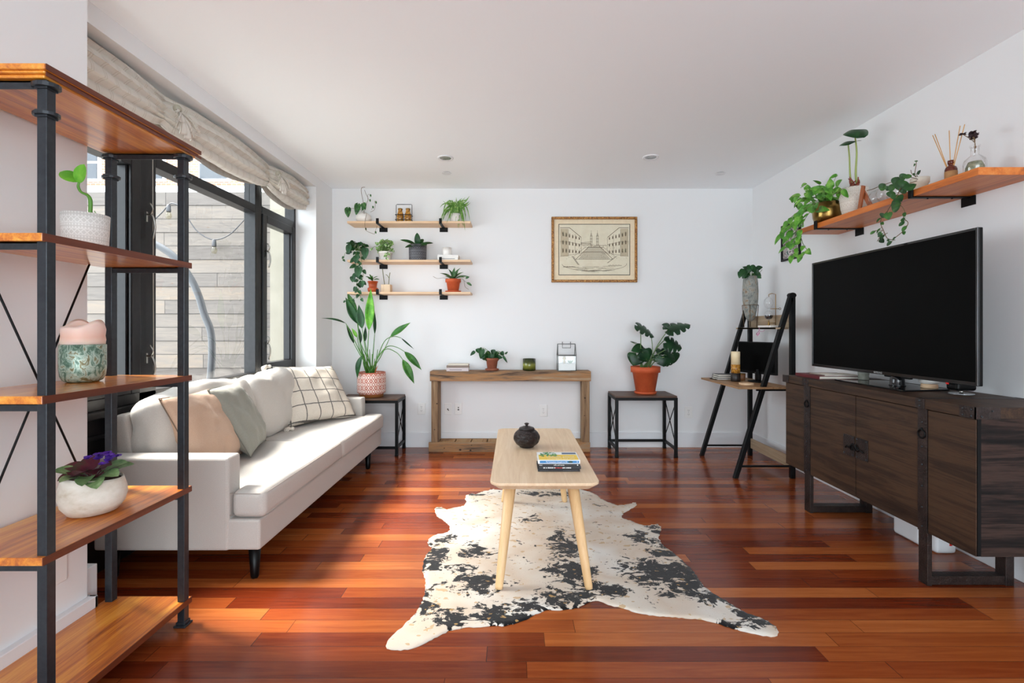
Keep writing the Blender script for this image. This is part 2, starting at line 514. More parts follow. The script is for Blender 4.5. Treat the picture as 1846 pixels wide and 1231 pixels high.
# window wall: frames, sashes, panes
w = thing('window_1', None, None, (XG, 3.2, 0)); w['kind'] = 'structure'
def fr(y0, y1, z0, z1, x0=XG - .06, x1=XG + .02): return MB().box(x0, x1, y0, y1, z0, z1)
zt = ZH
f = MB()
f.box(XG - .07, XG + .02, YP, 1.99, .80, zt)
f.box(XG - .07, XG + .02, 1.99, YJ, zt - .06, zt)
f.box(XG - .07, XG + .02, 2.62, 2.745, .80, zt)
f.box(XG - .07, XG + .02, 3.80, 3.90, .80, zt)
f.box(XG - .07, XG + .02, 4.475, YJ, .80, zt)
f.box(XG - .07, XG + .02, 1.99, YJ, .80, .855)
f.box(XG - .07, XG + .02, 2.745, 3.80, 2.115, 2.175)
f.box(XG - .07, XG + .02, 1.99, 2.62, 2.13, 2.19).box(XG - .07, XG + .02, 3.90, 4.475, 2.13, 2.19)
f.box(XG - .07, XG + .02, 3.845, 3.855, .855, zt)
struct('window_frame', f, M_WINFRAME, w, bevel=.003)
sl = MB().box(XG - .05, XG + .055, YP, YJ, .765, .80).box(XG - .06, XG + .01, YP, YJ, 0, .765).box(XG + .01, XG + .022, YP, YJ, .56, .57).box(XG + .01, XG + .03, YP, YJ, .66, .68)
struct('window_sill', sl, M_WINFRAME, w, bevel=.004)
def sash(y0, y1, z0, z1):
    t = .065
    s_ = MB().box(XG - .05, XG + .03, y0, y0 + t, z0, z1).box(XG - .05, XG + .03, y1 - t, y1, z0, z1)
    s_.box(XG - .05, XG + .03, y0 + t, y1 - t, z0, z0 + t).box(XG - .05, XG + .03, y0 + t, y1 - t, z1 - t, z1)
    s_.box(XG - .045, XG + .012, y0 + t, y0 + t + .012, z0 + t, z1 - t).box(XG - .045, XG + .012, y1 - t - .012, y1 - t, z0 + t, z1 - t)
    struct('window_sash', s_, M_WINFRAME, w, bevel=.005)
    struct('window_pane', MB().box(XG - .02, XG - .014, y0 + t, y1 - t, z0 + t, z1 - t), M_GLASS, w)
sash(1.99, 2.62, .855, 2.13); sash(3.90, 4.475, .855, 2.13)
for y0, y1, z0, z1 in ((2.745, 3.80, .855, 2.115), (2.745, 3.80, 2.175, 2.465), (1.99, 2.62, 2.19, 2.465), (3.90, 4.475, 2.19, 2.465)):
    struct('window_pane', MB().box(XG - .03, XG - .024, y0, y1, z0, z1), M_GLASS, w)
M_HANDLE = plain('brushed_nickel', (170, 168, 162), .3, metal=1.0)
for y, z in ((2.665, 1.80), (2.665, 1.02), (3.935, 1.80), (3.935, 1.05)):
    h = MB().box(XG + .02, XG + .03, y - .006, y + .006, z - .01, z + .045)
    h.tube([(XG + .03, y, z + .03), (XG + .06, y, z + .02), (XG + .065, y + .012, z - .04), (XG + .05, y + .015, z - .1)], .006, 6, 4)
    h.tube([(XG + .05, y, z + .03), (XG + .07, y - .01, z + .06), (XG + .055, y - .015, z + .09)], .004, 6, 3)
    struct('window_handle', h, M_HANDLE, w)
cd_ = MB().tube([(XG + .04, 2.69, 2.46), (XG + .045, 2.69, 1.6), (XG + .043, 2.695, 1.0), (XG + .045, 2.70, .88)], .0022, 5)
solo('blind_cord', cd_, plain('cord_white', (196, 190, 178), .8), 'thin pale blind cord hanging down the dark window mullion', 'cord', (XG + .04, 2.69, .88))

# ---------------------------------------------------------------- outside
def fence_mat():
    m = Mat('weathered_fence', (150, 142, 132), .85)
    x, y, z = m.xyz()
    row = ((z + .2) / .157).floor()
    xr = x / 1.6 + m.white(m.comb(row, 2.0, 2.0)) * 9.0
    r = m.white(m.comb(row, xr.floor(), 3.0))
    g = m.noise(m.comb(x * .8 + r * 13.0, y, z * 9.0), 3.0, 6, .65, 1.4)
    f = r * .4 + g * .7 - .05
    base = m.ramp(f, [(.15, (72, 64, 60)), (.4, (92, 86, 82)), (.62, (108, 100, 93)), (.85, (122, 108, 94))])
    gap = (((z + .2) / .157).fract() < .045).max(xr.fract() < .004)
    kn = m.voro(m.comb(x * 1.3, y, z * 2.6), 2.6)
    k = (X(m.t, kn.outputs[0]) < .05) * .5
    m.color(m.mix(k, m.mix(gap * .85, base, (30, 26, 24)), (92, 68, 52)))
    m.bump(g, .3, .003)
    return m.m
M_FENCE = fence_mat()
fn_ = MB()
for i in range(19):
    fn_.box(-5.6, -2.1, 5.6 + .006 * (i % 2), 5.63, -.2 + i * .157, -.2 + (i + 1) * .157)
for px_ in (-5.4, -4.1, -2.9): fn_.box(px_, px_ + .09, 5.63, 5.72, -.2, 2.75)
solo('wooden_fence', fn_, M_FENCE, 'weathered horizontal plank fence standing outside the windows', 'fence', (-3.8, 5.6, 0))
M_CREAM = noisy('cream_render', (112, 107, 95), (122, 117, 105), 4, .9)
solo('garden_pier', MB().box(-2.62, -2.14, 5.2, 5.59, -.2, 3.6), M_CREAM, 'cream rendered pillar outside between fence and right casement', 'pillar', (-2.45, 5.4, -.2))
struct('trim_2', MB().box(-9, -2.32, -3, 9, -.3, -.2), noisy('patio_paving', (150, 148, 144), (172, 170, 166), 3, .9))
bd = thing('apartment_building', 'pale sunlit brick building beyond the fence with sash windows', 'building', (-9, 12.2, 0))
def brick():
    m = Mat('pale_brick', (206, 160, 136), .9)
    n = m.n.new('ShaderNodeTexBrick'); m.t.links.new(m.mapping((1, 1, 1), rot=(PI / 2, 0, 0)), n.inputs['Vector'])
    n.inputs['Color1'].default_value = (*lin((150, 112, 92)), 1); n.inputs['Color2'].default_value = (*lin((136, 98, 78)), 1); n.inputs['Mortar'].default_value = (*lin((160, 150, 140)), 1)
    n.inputs['Scale'].default_value = 4.0; n.inputs['Mortar Size'].default_value = .03
    m.color(n.outputs[0]); return m.m
part('wall', MB().box(-16, -1, 12, 13, -.2, 9), brick(), bd)
part('parapet', MB().box(-16, -1, 11.6, 12, -.2, 4.62), plain('white_render', (238, 238, 236), .8), bd)
M_BWIN = plain('far_window_glass', (52, 56, 62), .2)
for bx in (-10.6, -9.0, -7.4, -5.4, -3.8):
    wf = part('window', MB().box(bx - .38, bx + .38, 11.93, 12.0, 4.85, 5.75), M_TRIM, bd)
    part('pane', MB().box(bx - .33, bx + .33, 11.9, 11.93, 4.9, 5.27).box(bx - .33, bx + .33, 11.9, 11.93, 5.33, 5.7), M_BWIN, wf)
pipe = [P(150, 418, 4.3), P(209, 421, 4.3), P(255, 430, 4.3), P(285, 443, 4.3), P(315, 464, 4.3), P(343, 501, 4.3), P(358, 533, 4.3), P(368, 566, 4.3), P(380, 598, 4.3), P(382, 640, 4.3), P(379, 690, 4.3), P(379, 730, 4.3), P(379, 873, 4.3)]
hs = thing('hammock_stand', 'curved grey tubular swing stand arching outside the centre window', 'stand', pipe[-1])
part('pole', MB().tube(pipe, .03, 12, 4), plain('galvanised_pipe', (56, 58, 62), .5), hs)
part('base', MB().lathe([(.3, -.002), (.3, .03), (.06, .05), (.04, .2)], pipe[-1], 32), plain('galvanised_base', (120, 122, 126), .5, metal=.4), hs)
# string lights
YS = 5.5
M_WIRE = plain('dark_wire', (52, 52, 56), .6)
sw = MB().tube([P(150, 380, YS), P(215, 400, YS), P(262, 405, YS), P(290, 385, YS), P(304, 369, YS), P(314, 367, YS), P(330, 376, YS), P(341, 397, YS), P(358, 419, YS), P(385, 432, YS), P(412, 424, YS), P(435, 402, YS), P(452, 382, YS), P(466, 360, YS)], .007, 6, 4)
solo('string_light_cable', sw, M_WIRE, 'grey cable looping across the fence carrying festoon bulbs', 'cable', P(385, 432, YS))
M_BULB = glass('bulb_glass', (240, 238, 226))
for px_, py_, lb in ((304, 368.5, 'clear festoon bulb under the upper hook, left of the two outside'), (386, 431, 'clear festoon bulb hanging at the low point of the outdoor cable')):
    p0 = P(px_, py_, YS)
    b = thing('festoon_bulb', lb, 'light bulb', p0, 'festoon bulbs outside')
    part('socket', MB().lathe([(.022, -.085), (.024, -.07), (.02, -.01), (.008, 0)], p0, 14), M_WIRE, b)
    part('bulb', MB().lathe([(.001, -.17), (.02, -.163), (.033, -.135), (.028, -.11), (.018, -.085)], p0, 16), M_BULB, b)

# ---------------------------------------------------------------- ceiling fittings and outlets
M_LENS = plain('lamp_lens', (190, 190, 188), .3)
def can_light(x, y, label):
    t = thing('recessed_light', label, 'ceiling light', (x, y, ZC - .001), 'recessed ceiling lights')
    ring = MB().lathe([(.045, -.0), (.048, -.004), (.062, -.008), (.066, -.004), (.066, 0)], (x, y, ZC), 32)
    part('trim_ring', ring, M_TRIM, t)
    c = MB().lathe([(.047, -.003), (.034, -.0012), (.001, -.0008)], (x, y, ZC), 32)
    part('lens', c, noisy('lamp_reflector', (120, 120, 118), (190, 190, 188), 12, .25, metal=.6), t)
    return t
c0 = can_light(-.567, 4.02, 'round recessed ceiling light above the wall shelves')
copy_tree(c0, loc=(1.134, 4.0, ZC - .001), label='round recessed ceiling light above the framed print side, nearer the desk')
for x, y, lb in ((-.611, 4.405, 'small round white sprinkler cover on ceiling above the wall shelves'), (1.89, 4.42, 'small round white sprinkler cover on ceiling near the right wall corner')):
    s_ = thing('sprinkler_cover', lb, 'sprinkler', (x, y, ZC), 'flat sprinkler covers on the ceiling')
    part('plate', MB().lathe([(.040, -.008), (.043, -.006), (.043, -.004)], (x, y, ZC), 28), M_TRIM, s_)
    part('collar', MB().lathe([(.034, -.004), (.036, 0)], (x, y, ZC), 28), M_BLACK, s_)
M_PLATE = plain('outlet_plate', (232, 232, 230), .35)
M_SLOT = plain('outlet_slot', (70, 66, 62), .6)
def outlet(px, py, label, kind='duplex', w=.072, h=.116):
    p = P(px, py, YB); x, z = p.x, p.z
    t = thing('wall_outlet', label, 'outlet', (x, YB, z), 'white wall plates along the back wall')
    part('plate', MB().box(x - w / 2, x + w / 2, YB - .006, YB, z - h / 2, z + h / 2), M_PLATE, t, bevel=.003)
    if kind == 'duplex':
        s = MB()
        for dz in (-.02, .02):
            s.prism([(x + .016 * math.cos(a) , z + dz + .014 * math.sin(a)) for a in [PI / 6 * k for k in range(12)]], 0, .003, Matrix(((1, 0, 0, 0), (0, 0, -1, YB - .006), (0, 1, 0, 0), (0, 0, 0, 1))))
        part('receptacle', s, M_PLATE, t)
        sl_ = MB()
        for dz in (-.02, .02):
            for dx in (-.006, .006): sl_.box(x + dx - .001, x + dx + .001, YB - .0098, YB - .009, z + dz - .002, z + dz + .006)
            sl_.box(x - .002, x + .002, YB - .0098, YB - .009, z + dz - .009, z + dz - .006)
        sl_.box(x - .0018, x + .0018, YB - .0068, YB - .006, z - .002, z + .002)
        part('slots', sl_, M_SLOT, t)
    elif kind == 'coax':
        part('insert', MB().box(x - .016, x + .016, YB - .008, YB - .006, z - .034, z + .034), M_PLATE, t)
        part('jack', MB().tube([(x, YB - .008, z), (x, YB - .022, z)], .006, 10).tube([(x, YB - .02, z), (x + .012, YB - .03, z - .012)], .004, 6), M_SLOT, t)
    else:
        part('insert', MB().box(x - .016, x + .016, YB - .008, YB - .006, z - .034, z + .034), M_PLATE, t)
        part('port', MB().box(x - .008, x + .008, YB - .0085, YB - .008, z - .016, z - .003).box(x - .006, x + .006, YB - .0085, YB - .008, z + .006, z + .018), M_SLOT, t)
    return t
outlet(760, 736.5, 'white duplex outlet between plant table and rustic console', w=.078)
outlet(807.5, 737, 'white wall plate with a coaxial jack under console, left of two', 'coax')
outlet(826.5, 736.5, 'white wall plate with two dark data ports under console', 'ports')
outlet(979.5, 740, 'white duplex outlet under the right part of the rustic console', w=.08)
outlet(1241, 743, 'white duplex outlet right of the monstera table', w=.08)
po = thing('wall_outlet', 'white outlet plate on the left pier behind the bookcase', 'outlet', (XP, 1.78, .32), 'white wall plates along the back wall')
del po['group']
part('plate', MB().box(XP, XP + .006, 1.745, 1.815, .26, .376), M_PLATE, po, bevel=.003)

# ---------------------------------------------------------------- bunched roman shade
def shade():
    Y0, Y1, ZT = 1.93, 4.49, 2.515
    knots = [2.66, 3.80, 4.46]
    spans = [(1.93 - .75, 2.66), (2.66, 3.80), (3.80, 4.52)]
    def st_(y):
        for a, b in spans:
            if y <= b: return math.sin(PI * min(1, max(0, (y - a) / (b - a)))) ** .55
        return 0.0
    def g(y): return st_(y)
    def lerp(y): return .15 + .105 * st_(y)
    def fn(u, v):
        y = Y0 + (Y1 - Y0) * u
        q = st_(y)
        top = ZT - .035 * (1 - q)
        d = lerp(y)
        n1_ = noise.noise(Vector((y * 2.2, v * 1.5, 4.2)))
        vv = v + .05 * n1_ * math.sin(PI * v)
        nf = 3.5
        fold = abs(math.sin(PI * nf * vv + .4)) ** .6
        bulge = math.sin(PI * min(1, max(0, v * .96 + .04))) ** .5
        z = top - d * v - .012 * math.sin(2 * PI * nf * vv) * q
        amp = .042 * (.3 + .7 * q)
        x = XG + .085 + .085 * bulge * (.35 + .65 * q) + amp * fold * (1 - .3 * v)
        x += .010 * noise.noise(Vector((y * 7, v * 5, 3.3))) + .004 * noise.noise(Vector((y * 26, v * 14, 1.3)))
        k = (1 - q) ** 2
        x += .010 * k * math.sin(v * 46)
        z += .006 * k * math.sin(v * 30 + 1)
        return (x, y, z)
    mb = MB().grid(fn, 300, 90)
    # back lining hanging slightly lower
    def bk(u, v):
        y = Y0 + (Y1 - Y0) * u
        q = g(y)
        return (XG + .055 + .008 * math.sin(y * 11), y, ZT - (lerp(y) + .012 * q) * v)
    m = Mat('linen_shade', (214, 206, 194), .9, spec=.2, sheen=.1)
    x, y, z = m.xyz()
    n = m.noise(m.co(), 3, 2)
    s1 = ((y / .075) + n * .1).fract()
    st = ((s1 > .70) * (s1 < .76)).max((s1 > .86) * (s1 < .92))
    wv = m.noise(m.mapping((300, 300, 300)), 3, 2)
    m.color(m.mix(st, m.ramp(wv, [(.3, (206, 201, 192)), (.7, (218, 214, 206))]), (197, 190, 179)))
    m.bump(wv, .2, .001)
    t = thing('roman_shade', 'bunched cream striped fabric shade swagged across the window head', 'window shade', (XG + .09, 3.2, 2.3))
    part('fabric', mb, m.m, t)
    part('lining', MB().grid(bk, 90, 6), m.m, t)
    # gathered tails at the ties
    for ky, kz in ((2.66, 2.41), (3.80, 2.42)):
        tl = MB()
        for i in range(9):
            a = -1.2 + i * .3
            L = .15 - .010 * abs(i - 4)
            b0 = Vector((XG + .185, ky, kz))
            e = b0 + Vector((.035 + .012 * math.sin(i * 2.1), math.sin(a) * L * .8 + .05, -math.cos(a) * L))
            def fl(u, v, b0=b0, e=e, i=i):
                c = b0.lerp(e, u); wv_ = .010 + .022 * u
                return c + Vector((.02 * math.sin(PI * u) + .012 * math.sin(v * PI * 2 + i) * u, (v - .5) * wv_ * 1.6, .004 * math.sin(i + v * 5)))
            tl.grid(fl, 8, 5)
        part('gathered_tail', tl, m.m, t, solid=.002)
        k_ = MB().sphere((XG + .20, ky, kz), .02, 10, (1, 1.2, 1.1))
        part('tie', k_, plain('tie_cord', (170, 166, 150), .9), t)
    part('end_rod', MB().tube([(XG + .11, 1.93, 2.485), (XG + .11, 1.96, 2.485)], .016, 12).tube([(XG + .11, 1.96, 2.485), (XG + .11, YJ - .004, 2.485)], .008, 8), M_TRIM, t)
shade()

# ---------------------------------------------------------------- bookcase in the left foreground
M_EDGE_SHADE = wood('edge_shade_wood', [(74, 32, 16), (98, 44, 22), (120, 58, 30)], 'y', 1.3, .4, .2)  # shade on the edges facing away from the windows, painted as darker wood
def bookcase():
    t = thing('etagere_bookcase', 'tall open bookcase with honey wood shelves and dark steel posts', 'bookcase', (-1.48, 1.68, 0))
    P2 = .028
    xs = (-1.645, -1.353); ys = (1.372, 1.945)
    for x in xs:
        for y in ys:
            m = MB().box(x, x + P2, y, y + P2, 0, 1.905)
            part('post', m, M_STEEL, t, bevel=.0015)
            cx, cy = x + P2 / 2, y + P2 / 2
            for z, r, h in ((1.893, .036, .006), (1.812, .034, .005)):
                c = MB()
                c.prism([(cx + r * math.cos(a), cy + r * .8 * math.sin(a)) for a in [PI / 8 * k for k in range(16)]], z - h, z + h)
                c.box(cx - .018, cx + .018, cy - .018, cy + .018, z - h - .006, z + h + .006)
                part('collar', c, M_STEEL, t, bevel=.0015)
            part('foot', MB().box(cx - .024, cx + .024, cy - .024, cy + .024, 0, .008).box(cx - .018, cx + .018, cy - .018, cy + .018, .008, .02), M_STEEL, t, bevel=.002)
    top = MB()
    for a, z0, z1 in ((.0, 1.908, 1.918), (.008, 1.918, 1.926), (.014, 1.926, 1.943)):
        k = .014 - a
        top.box(-1.672 + k, -1.31 - k, 1.35 + k, 2.028 - k, z0, z1)
    tbd = part('top_board', top, M_ETAG, t, label='thick moulded top board', bevel=.004)
    part('edge_shade_strip', MB().box(-1.3101, -1.3078, 1.353, 2.025, 1.9085, 1.9175).box(-1.318, -1.3158, 1.361, 2.017, 1.9175, 1.926).box(-1.31, -1.3078, 1.353, 2.025, 1.9265, 1.9425), M_EDGE_SHADE, tbd)  # added strips, edge shade in their colour
    def edge_wood(): pass
    for z in (1.47, 1.01, .555, .10):
        b = MB().box(-1.66, -1.3265, 1.36, 1.99, z - .023, z)
        sb = part('shelf_board', b, M_ETAG, t, bevel=.002)
        part('edge_shade_strip', MB().box(-1.3264, -1.324, 1.36, 1.99, z - .0228, z - .0002), M_EDGE_SHADE, sb)  # added strip carrying the painted edge shade
    r = MB()
    rails = []
    for z in (1.905, 1.447, .987, .532, .077):
        for y in ys:
            m = MB().box(xs[0] + P2, xs[1], y + .004, y + .008, z - .022, z).box(xs[0] + P2, xs[1], y + .004, y + .026, z - .004, z)
            part('cross_rail', m, M_STEEL, t)
    yc, zc = 1.668, 1.01
    for s in (-1, 1):
        part('brace_rod', MB().tube([(-1.634, yc - .275, zc - s * .62), (-1.634, yc + .275, zc + s * .62)], .0035, 8), M_BLACK, t)
bookcase()
# --- things on the bookcase
def embossed_pot(name, c, r, h, mat, cat=None):
    def fn(p, a): return p
    return MB().lathe(pot_profile(r, h, .95), c, 48)
def emboss_mat(name, col, lo, rad, H, strength=.9, dark=None, rough=.6):
    m = Mat(name, col, rough)
    x, y, z = m.xyz()
    n = m.n.new('ShaderNodeMath'); n.operation = 'ARCTAN2'; m.t.links.new(y.k, n.inputs[0]); m.t.links.new(x.k, n.inputs[1])
    a = X(m.t, n.outputs[0])
    u = (a * (12 / PI)).fract() - .5
    v = z / H
    tri = (u.abs() + ((v * 6).fract() - .5).abs())
    tri = (tri - .5).abs() < .12
    dots = ((((a * (24 / PI)).fract() - .5).pow(2.0) + ((v * 12).fract() - .5).pow(2.0)) < .1)
    band = ((v * 3).fract() < .5)
    h = tri * band + dots * (band * -1.0 + 1.0)
    rings = ((v * 6).fract() < .12)
    h = h.max(rings)
    if dark: m.color(m.mix(h, lo, col))
    m.bump(h, strength, .004)
    return m.m
M_EMB = emboss_mat('embossed_white', (226, 224, 220), (206, 203, 198), .08, .12, dark=True)
c = Vector((-1.465, 1.655, 1.4705))
t = thing('potted_cutting', 'two-leaf jade cutting in an embossed white pot on the bookcase', 'plant', c)
part('pot', MB().lathe(pot_profile(.066, .118, .93, wall=.005), c, 56), M_EMB, t)
part('soil', MB().lathe([(.059, .1), (.04, .104), (.001, .106)], c, 30), M_SOIL, t)
Yc = 1.655
stem = [c + Vector((.02, 0, .1)), P(163, 385, Yc), P(163, 362, Yc), P(158, 352, Yc), P(146, 346, Yc), P(141, 336, Yc), P(143, 328, Yc)]
part('stem', MB().tube(stem, [.007, .006, .006, .004, .0045, .003], 8, 4).tube([P(170, 380, Yc), P(178, 392, Yc)], .0012, 5), plain('jade_stem', (86, 140, 50), .45), t)
lf = MB(); leaf(lf, P(143, 328, Yc), P(108, 310, Yc + .02), .042, (.2, -1, .5), 'oval', .05, .15); leaf(lf, P(141, 330, Yc), P(152, 296, Yc - .01), .044, (.1, -1, .1), 'oval', .04, .15)
part('leaves', lf, L_BRIGHT, t)

c = Vector((-1.545, 1.735, 1.0105))
t = thing('candle_vessel', 'melted pink candle in a mottled green and gold ceramic cup', 'candle', c)
mm = Mat('mottled_green_glaze', (90, 110, 96), .35, metal=.25)
mm.color(mm.ramp(mm.noise(mm.mapping((1, 1, .7)), 34, 5, .7, 1.2), [(.28, (36, 62, 54)), (.42, (92, 122, 104)), (.52, (178, 196, 182)), (.6, (120, 112, 76)), (.75, (70, 60, 40))]))
part('cup', MB().lathe([(.044, 0), (.056, .006), (.063, .022), (.066, .05), (.066, .132), (.063, .134), (.061, .13), (.001, .125)], c, 48), mm.m, t)
def waxy(p, a):
    k = max(0, (p.z - .16) / .05)
    return Vector((p.x * (1 + .03 * math.sin(3 * a)), p.y, p.z + k * (.018 * math.sin(a * 2 + 2.4) + .012 * math.sin(a * 3 + 1))))
mw = Mat('pink_wax', (226, 184, 168), .5); mw.b.inputs['Subsurface Weight'].default_value = .3
xx, yy, zz = mw.xyz(); mw.color(mw.ramp(zz.step(.12, .2) + mw.noise(mw.co(), 20, 3) * .2, [(.1, (232, 218, 208)), (.6, (228, 186, 168)), (1, (236, 206, 194))]))
part('wax', MB().lathe([(.0605, .125), (.063, .15), (.061, .165), (.063, .19), (.06, .203), (.053, .197), (.048, .18), (.03, .172), (.001, .172)], c, 56, fn=waxy), mw.m, t)

c = Vector((-1.478, 1.70, .5555))
t = thing('african_violet', 'african violet with purple flowers in a round white stone bowl', 'plant', c)
def wob(p, a): return Vector((p.x * (1 + .02 * math.sin(2 * a)), p.y, p.z * (1 + .1 * math.cos(a + 2.6) * (p.z / .13))))
mm = Mat('rough_white_stone', (214, 208, 196), .75)
mm.color(mm.ramp(mm.noise(mm.mapping((1, 1, 1.6)), 14, 5, .65), [(.3, (226, 222, 212)), (.6, (208, 200, 186)), (.75, (186, 172, 150))])); mm.bump(mm.noise(mm.co(), 40, 4), .3, .003)
part('bowl', MB().lathe([(.045, 0), (.07, .006), (.088, .032), (.095, .062), (.093, .088), (.086, .118), (.083, .13), (.078, .128), (.078, .112), (.001, .105)], c, 56, fn=wob), mm.m, t)
part('soil', MB().lathe([(.08, .108), (.05, .118), (.001, .122)], c, 30), M_SOIL, t)
L_VIO = leafmat('violet_leaf', (74, 100, 62), (104, 132, 84), (150, 172, 124), .7, 26)
lf = MB(); st_ = MB()
L_VIOD = leafmat('violet_underleaf', (60, 20, 34), (84, 30, 44), (52, 60, 40), .6, 26)
ld = MB()
for i in range(20):
    a = i * 2.4; r = .015 + .055 * (i / 20) ** .5
    b = c + Vector((math.cos(a) * r * .6, math.sin(a) * r * .6, .125 + .02 * (1 - i / 20)))
    e = c + Vector((math.cos(a) * (r + .05), math.sin(a) * (r + .05), .165 + .022 * math.sin(i * 1.7) - .045 * (i / 20)))
    tgt = ld if i < 8 else lf
    leaf(tgt, b, e, .055, (math.cos(a) * .3, math.sin(a) * .3 - .3, 1), 'oval', .12, .2)
    st_.tube([c + Vector((0, 0, .115)), b], .002, 5)
part('leaves', lf, L_VIO, t); part('dark_leaves', ld, L_VIOD, t, label='dark maroon young leaves'); part('stems', st_, plain('maroon_stem', (96, 40, 48), .6), t)
fl = MB(); random.seed(3)
for i in range(13):
    p0 = c + Vector((.02 + random.uniform(-.02, .06), random.uniform(-.05, .04), .175 + random.uniform(0, .028)))
    for k in range(5):
        a = k * PI * .4 + i
        d = Vector((math.cos(a), math.sin(a) * .7, .35 + .2 * math.sin(i))).normalized()
        leaf(fl, p0, p0 + d * .017, .016, (0, -.4, 1), 'oval', .1, .2, 4, 2)
part('flowers', fl, noisy('violet_petals', (62, 24, 130), (90, 44, 170), 60, .6), t)

# ---------------------------------------------------------------- sofa
def sofa():
    t = thing('sofa', 'long oatmeal fabric sofa with two seat cushions under the windows', 'sofa', (-1.6, 3.33, 0))
    part('base', MB().box(-1.975, -1.2, 2.285, 4.385, .152, .298), M_SOFA, t, bevel=.012, seg=3)
    arm = lambda y0, y1, z: MB().box(-1.985, -1.345, y0, y1, .15, z)
    part('arm', arm(2.28, 2.385, .592), M_SOFA, t, bevel=.014, seg=3)
    part('arm', arm(4.285, 4.39, .585), M_SOFA, t, bevel=.014, seg=3)
    # back frame, leaning backwards
    M = Matrix.Translation((-1.93, 3.335, .53)) @ Matrix.Rotation(math.radians(-8), 4, 'Y')
    part('back_frame', MB().softbox(.04, .935, .245, .02, M, 12), M_SOFA, t, weld=True)
    def cush(y0, y1, ya, yb):
        pts = [(-1.88, ya), (-1.34, ya)]
        if y0 < ya: pts += [(-1.34, y0)]
        pts += [(-1.178, y0), (-1.178, y1)]
        if y1 > yb: pts += [(-1.34, y1), (-1.34, yb)]
        else: pts += []
        pts += [(-1.88, yb)]
        return MB().prism(pts, .3, .432)
    def seat(y0, y1, ya, yb):
        # heightfield style cushion with crown
        mb = MB()
        b = cush(y0, y1, ya, yb)
        return b
    for a in ((2.287, 3.335, 2.388, 3.335), (3.338, 4.398, 3.338, 4.282)):
        o = part('seat_cushion', seat(*a), M_SOFA, t, bevel=.034, seg=5)
        for pl in o.data.polygons: pl.use_smooth = True
    pipe = MB()
    for z in (.316, .418):
        pipe.tube([(-1.345, 2.292, z), (-1.2, 2.292, z)], .0016, 5)
        pipe.tube([(-1.1825, 2.31, z), (-1.1825, 3.31, z)], .0016, 5)
        pipe.tube([(-1.1825, 3.36, z), (-1.1825, 4.375, z)], .0016, 5)
    part('piping', pipe, M_SEAM, t)
    for y0, y1, s in ((2.41, 3.33, 1), (3.34, 4.27, 5)):
        M = Matrix.Translation((-1.845, (y0 + y1) / 2, .635)) @ Matrix.Rotation(math.radians(-9), 4, 'Y')
        part('back_cushion', MB().softbox(.095, (y1 - y0) / 2, .215, .075, M, 22, crown=.035, lump=.028, seed=s), M_CUSH, t, weld=True)
    for x, y in ((-1.25, 2.335), (-1.25, 4.15), (-1.93, 2.335), (-1.93, 4.15)):
        part('leg', MB().lathe([(.016, 0), (.019, .01), (.028, .153)], (x, y, 0), 20), M_BLKPL, t)
sofa()
def pillow_fn(c00, c10, c11, c01, th, pinch=.06, seed=0, amp=.012):
    c00, c10, c11, c01 = map(Vector, (c00, c10, c11, c01))
    n = (c10 - c00).cross(c01 - c00).normalized()
    ctr = (c00 + c10 + c11 + c01) / 4
    def fn(side):
        def f(u, v):
            a, b = u * 2 - 1, v * 2 - 1
            p = (c00 * (1 - u) + c10 * u) * (1 - v) + (c01 * (1 - u) + c11 * u) * v
            k = pinch * ((1 - a * a) * abs(b) ** 3 + (1 - b * b) * abs(a) ** 3)
            p = p + (ctr - p) * k
            e = ((1 - abs(a) ** 3.5) * (1 - abs(b) ** 3.5))
            d = th / 2 * max(e, 0) ** .5
            w = amp * (noise.noise(Vector((a * 2.4, b * 2.4, seed + side * 7))) * 1.2 + noise.noise(Vector((a * 6, b * 6, seed))) * .5) * min(1, e * 3)
            return p + n * side * (d + w)
        return f
    return fn
def pillow(name, label, corners, th, mat, seed, group=None, **k):
    fn = pillow_fn(*corners, th, seed=seed, **k)
    mb = MB().grid(fn(1), 26, 26)
    b = MB().grid(fn(-1), 26, 26)
    o = len(mb.v); mb.v += b.v; mb.f += [[o + i for i in f][::-1] for f in b.f]; mb.sm += b.sm
    base = sum((Vector(c) for c in corners), Vector()) / 4
    return mb, base
# beige pillow
def throw_pillow(label, corners, th, mat, seed, seam=True):
    mb, base = pillow('p', label, corners, th, mat, seed)
    base.z = min(Vector(c).z for c in corners)
    t = thing('throw_pillow', label, 'pillow', base)
    part('cover', mb, mat, t, weld=True)
    f = pillow_fn(*corners, 0, seed=seed)(1)
    f0 = pillow_fn(*corners, 0, seed=seed, amp=0)(1)
    pts = [f0(i / 16, 0) for i in range(17)] + [f0(1, i / 16) for i in range(1, 17)] + [f0(1 - i / 16, 1) for i in range(1, 17)] + [f0(0, 1 - i / 16) for i in range(1, 17)]
    part('piping', MB().tube(pts, .0028, 5), plain('pillow_seam_%d' % seed, (124, 104, 88) if seed == 11 else (112, 110, 102), .9) if seam else mat, t)
    return t
throw_pillow('beige pink throw pillow leaning at the near end of the sofa',
             ((-1.60, 2.46, .45), (-1.645, 2.93, .445), (-1.85, 2.96, .85), (-1.80, 2.45, .845)), .15, M_BEIGE, 11)
throw_pillow('sage grey throw pillow leaning next to the beige one',
             ((-1.545, 2.84, .445), (-1.67, 3.26, .445), (-1.90, 3.30, .87), (-1.775, 2.80, .845)), .13, M_GREY, 12)
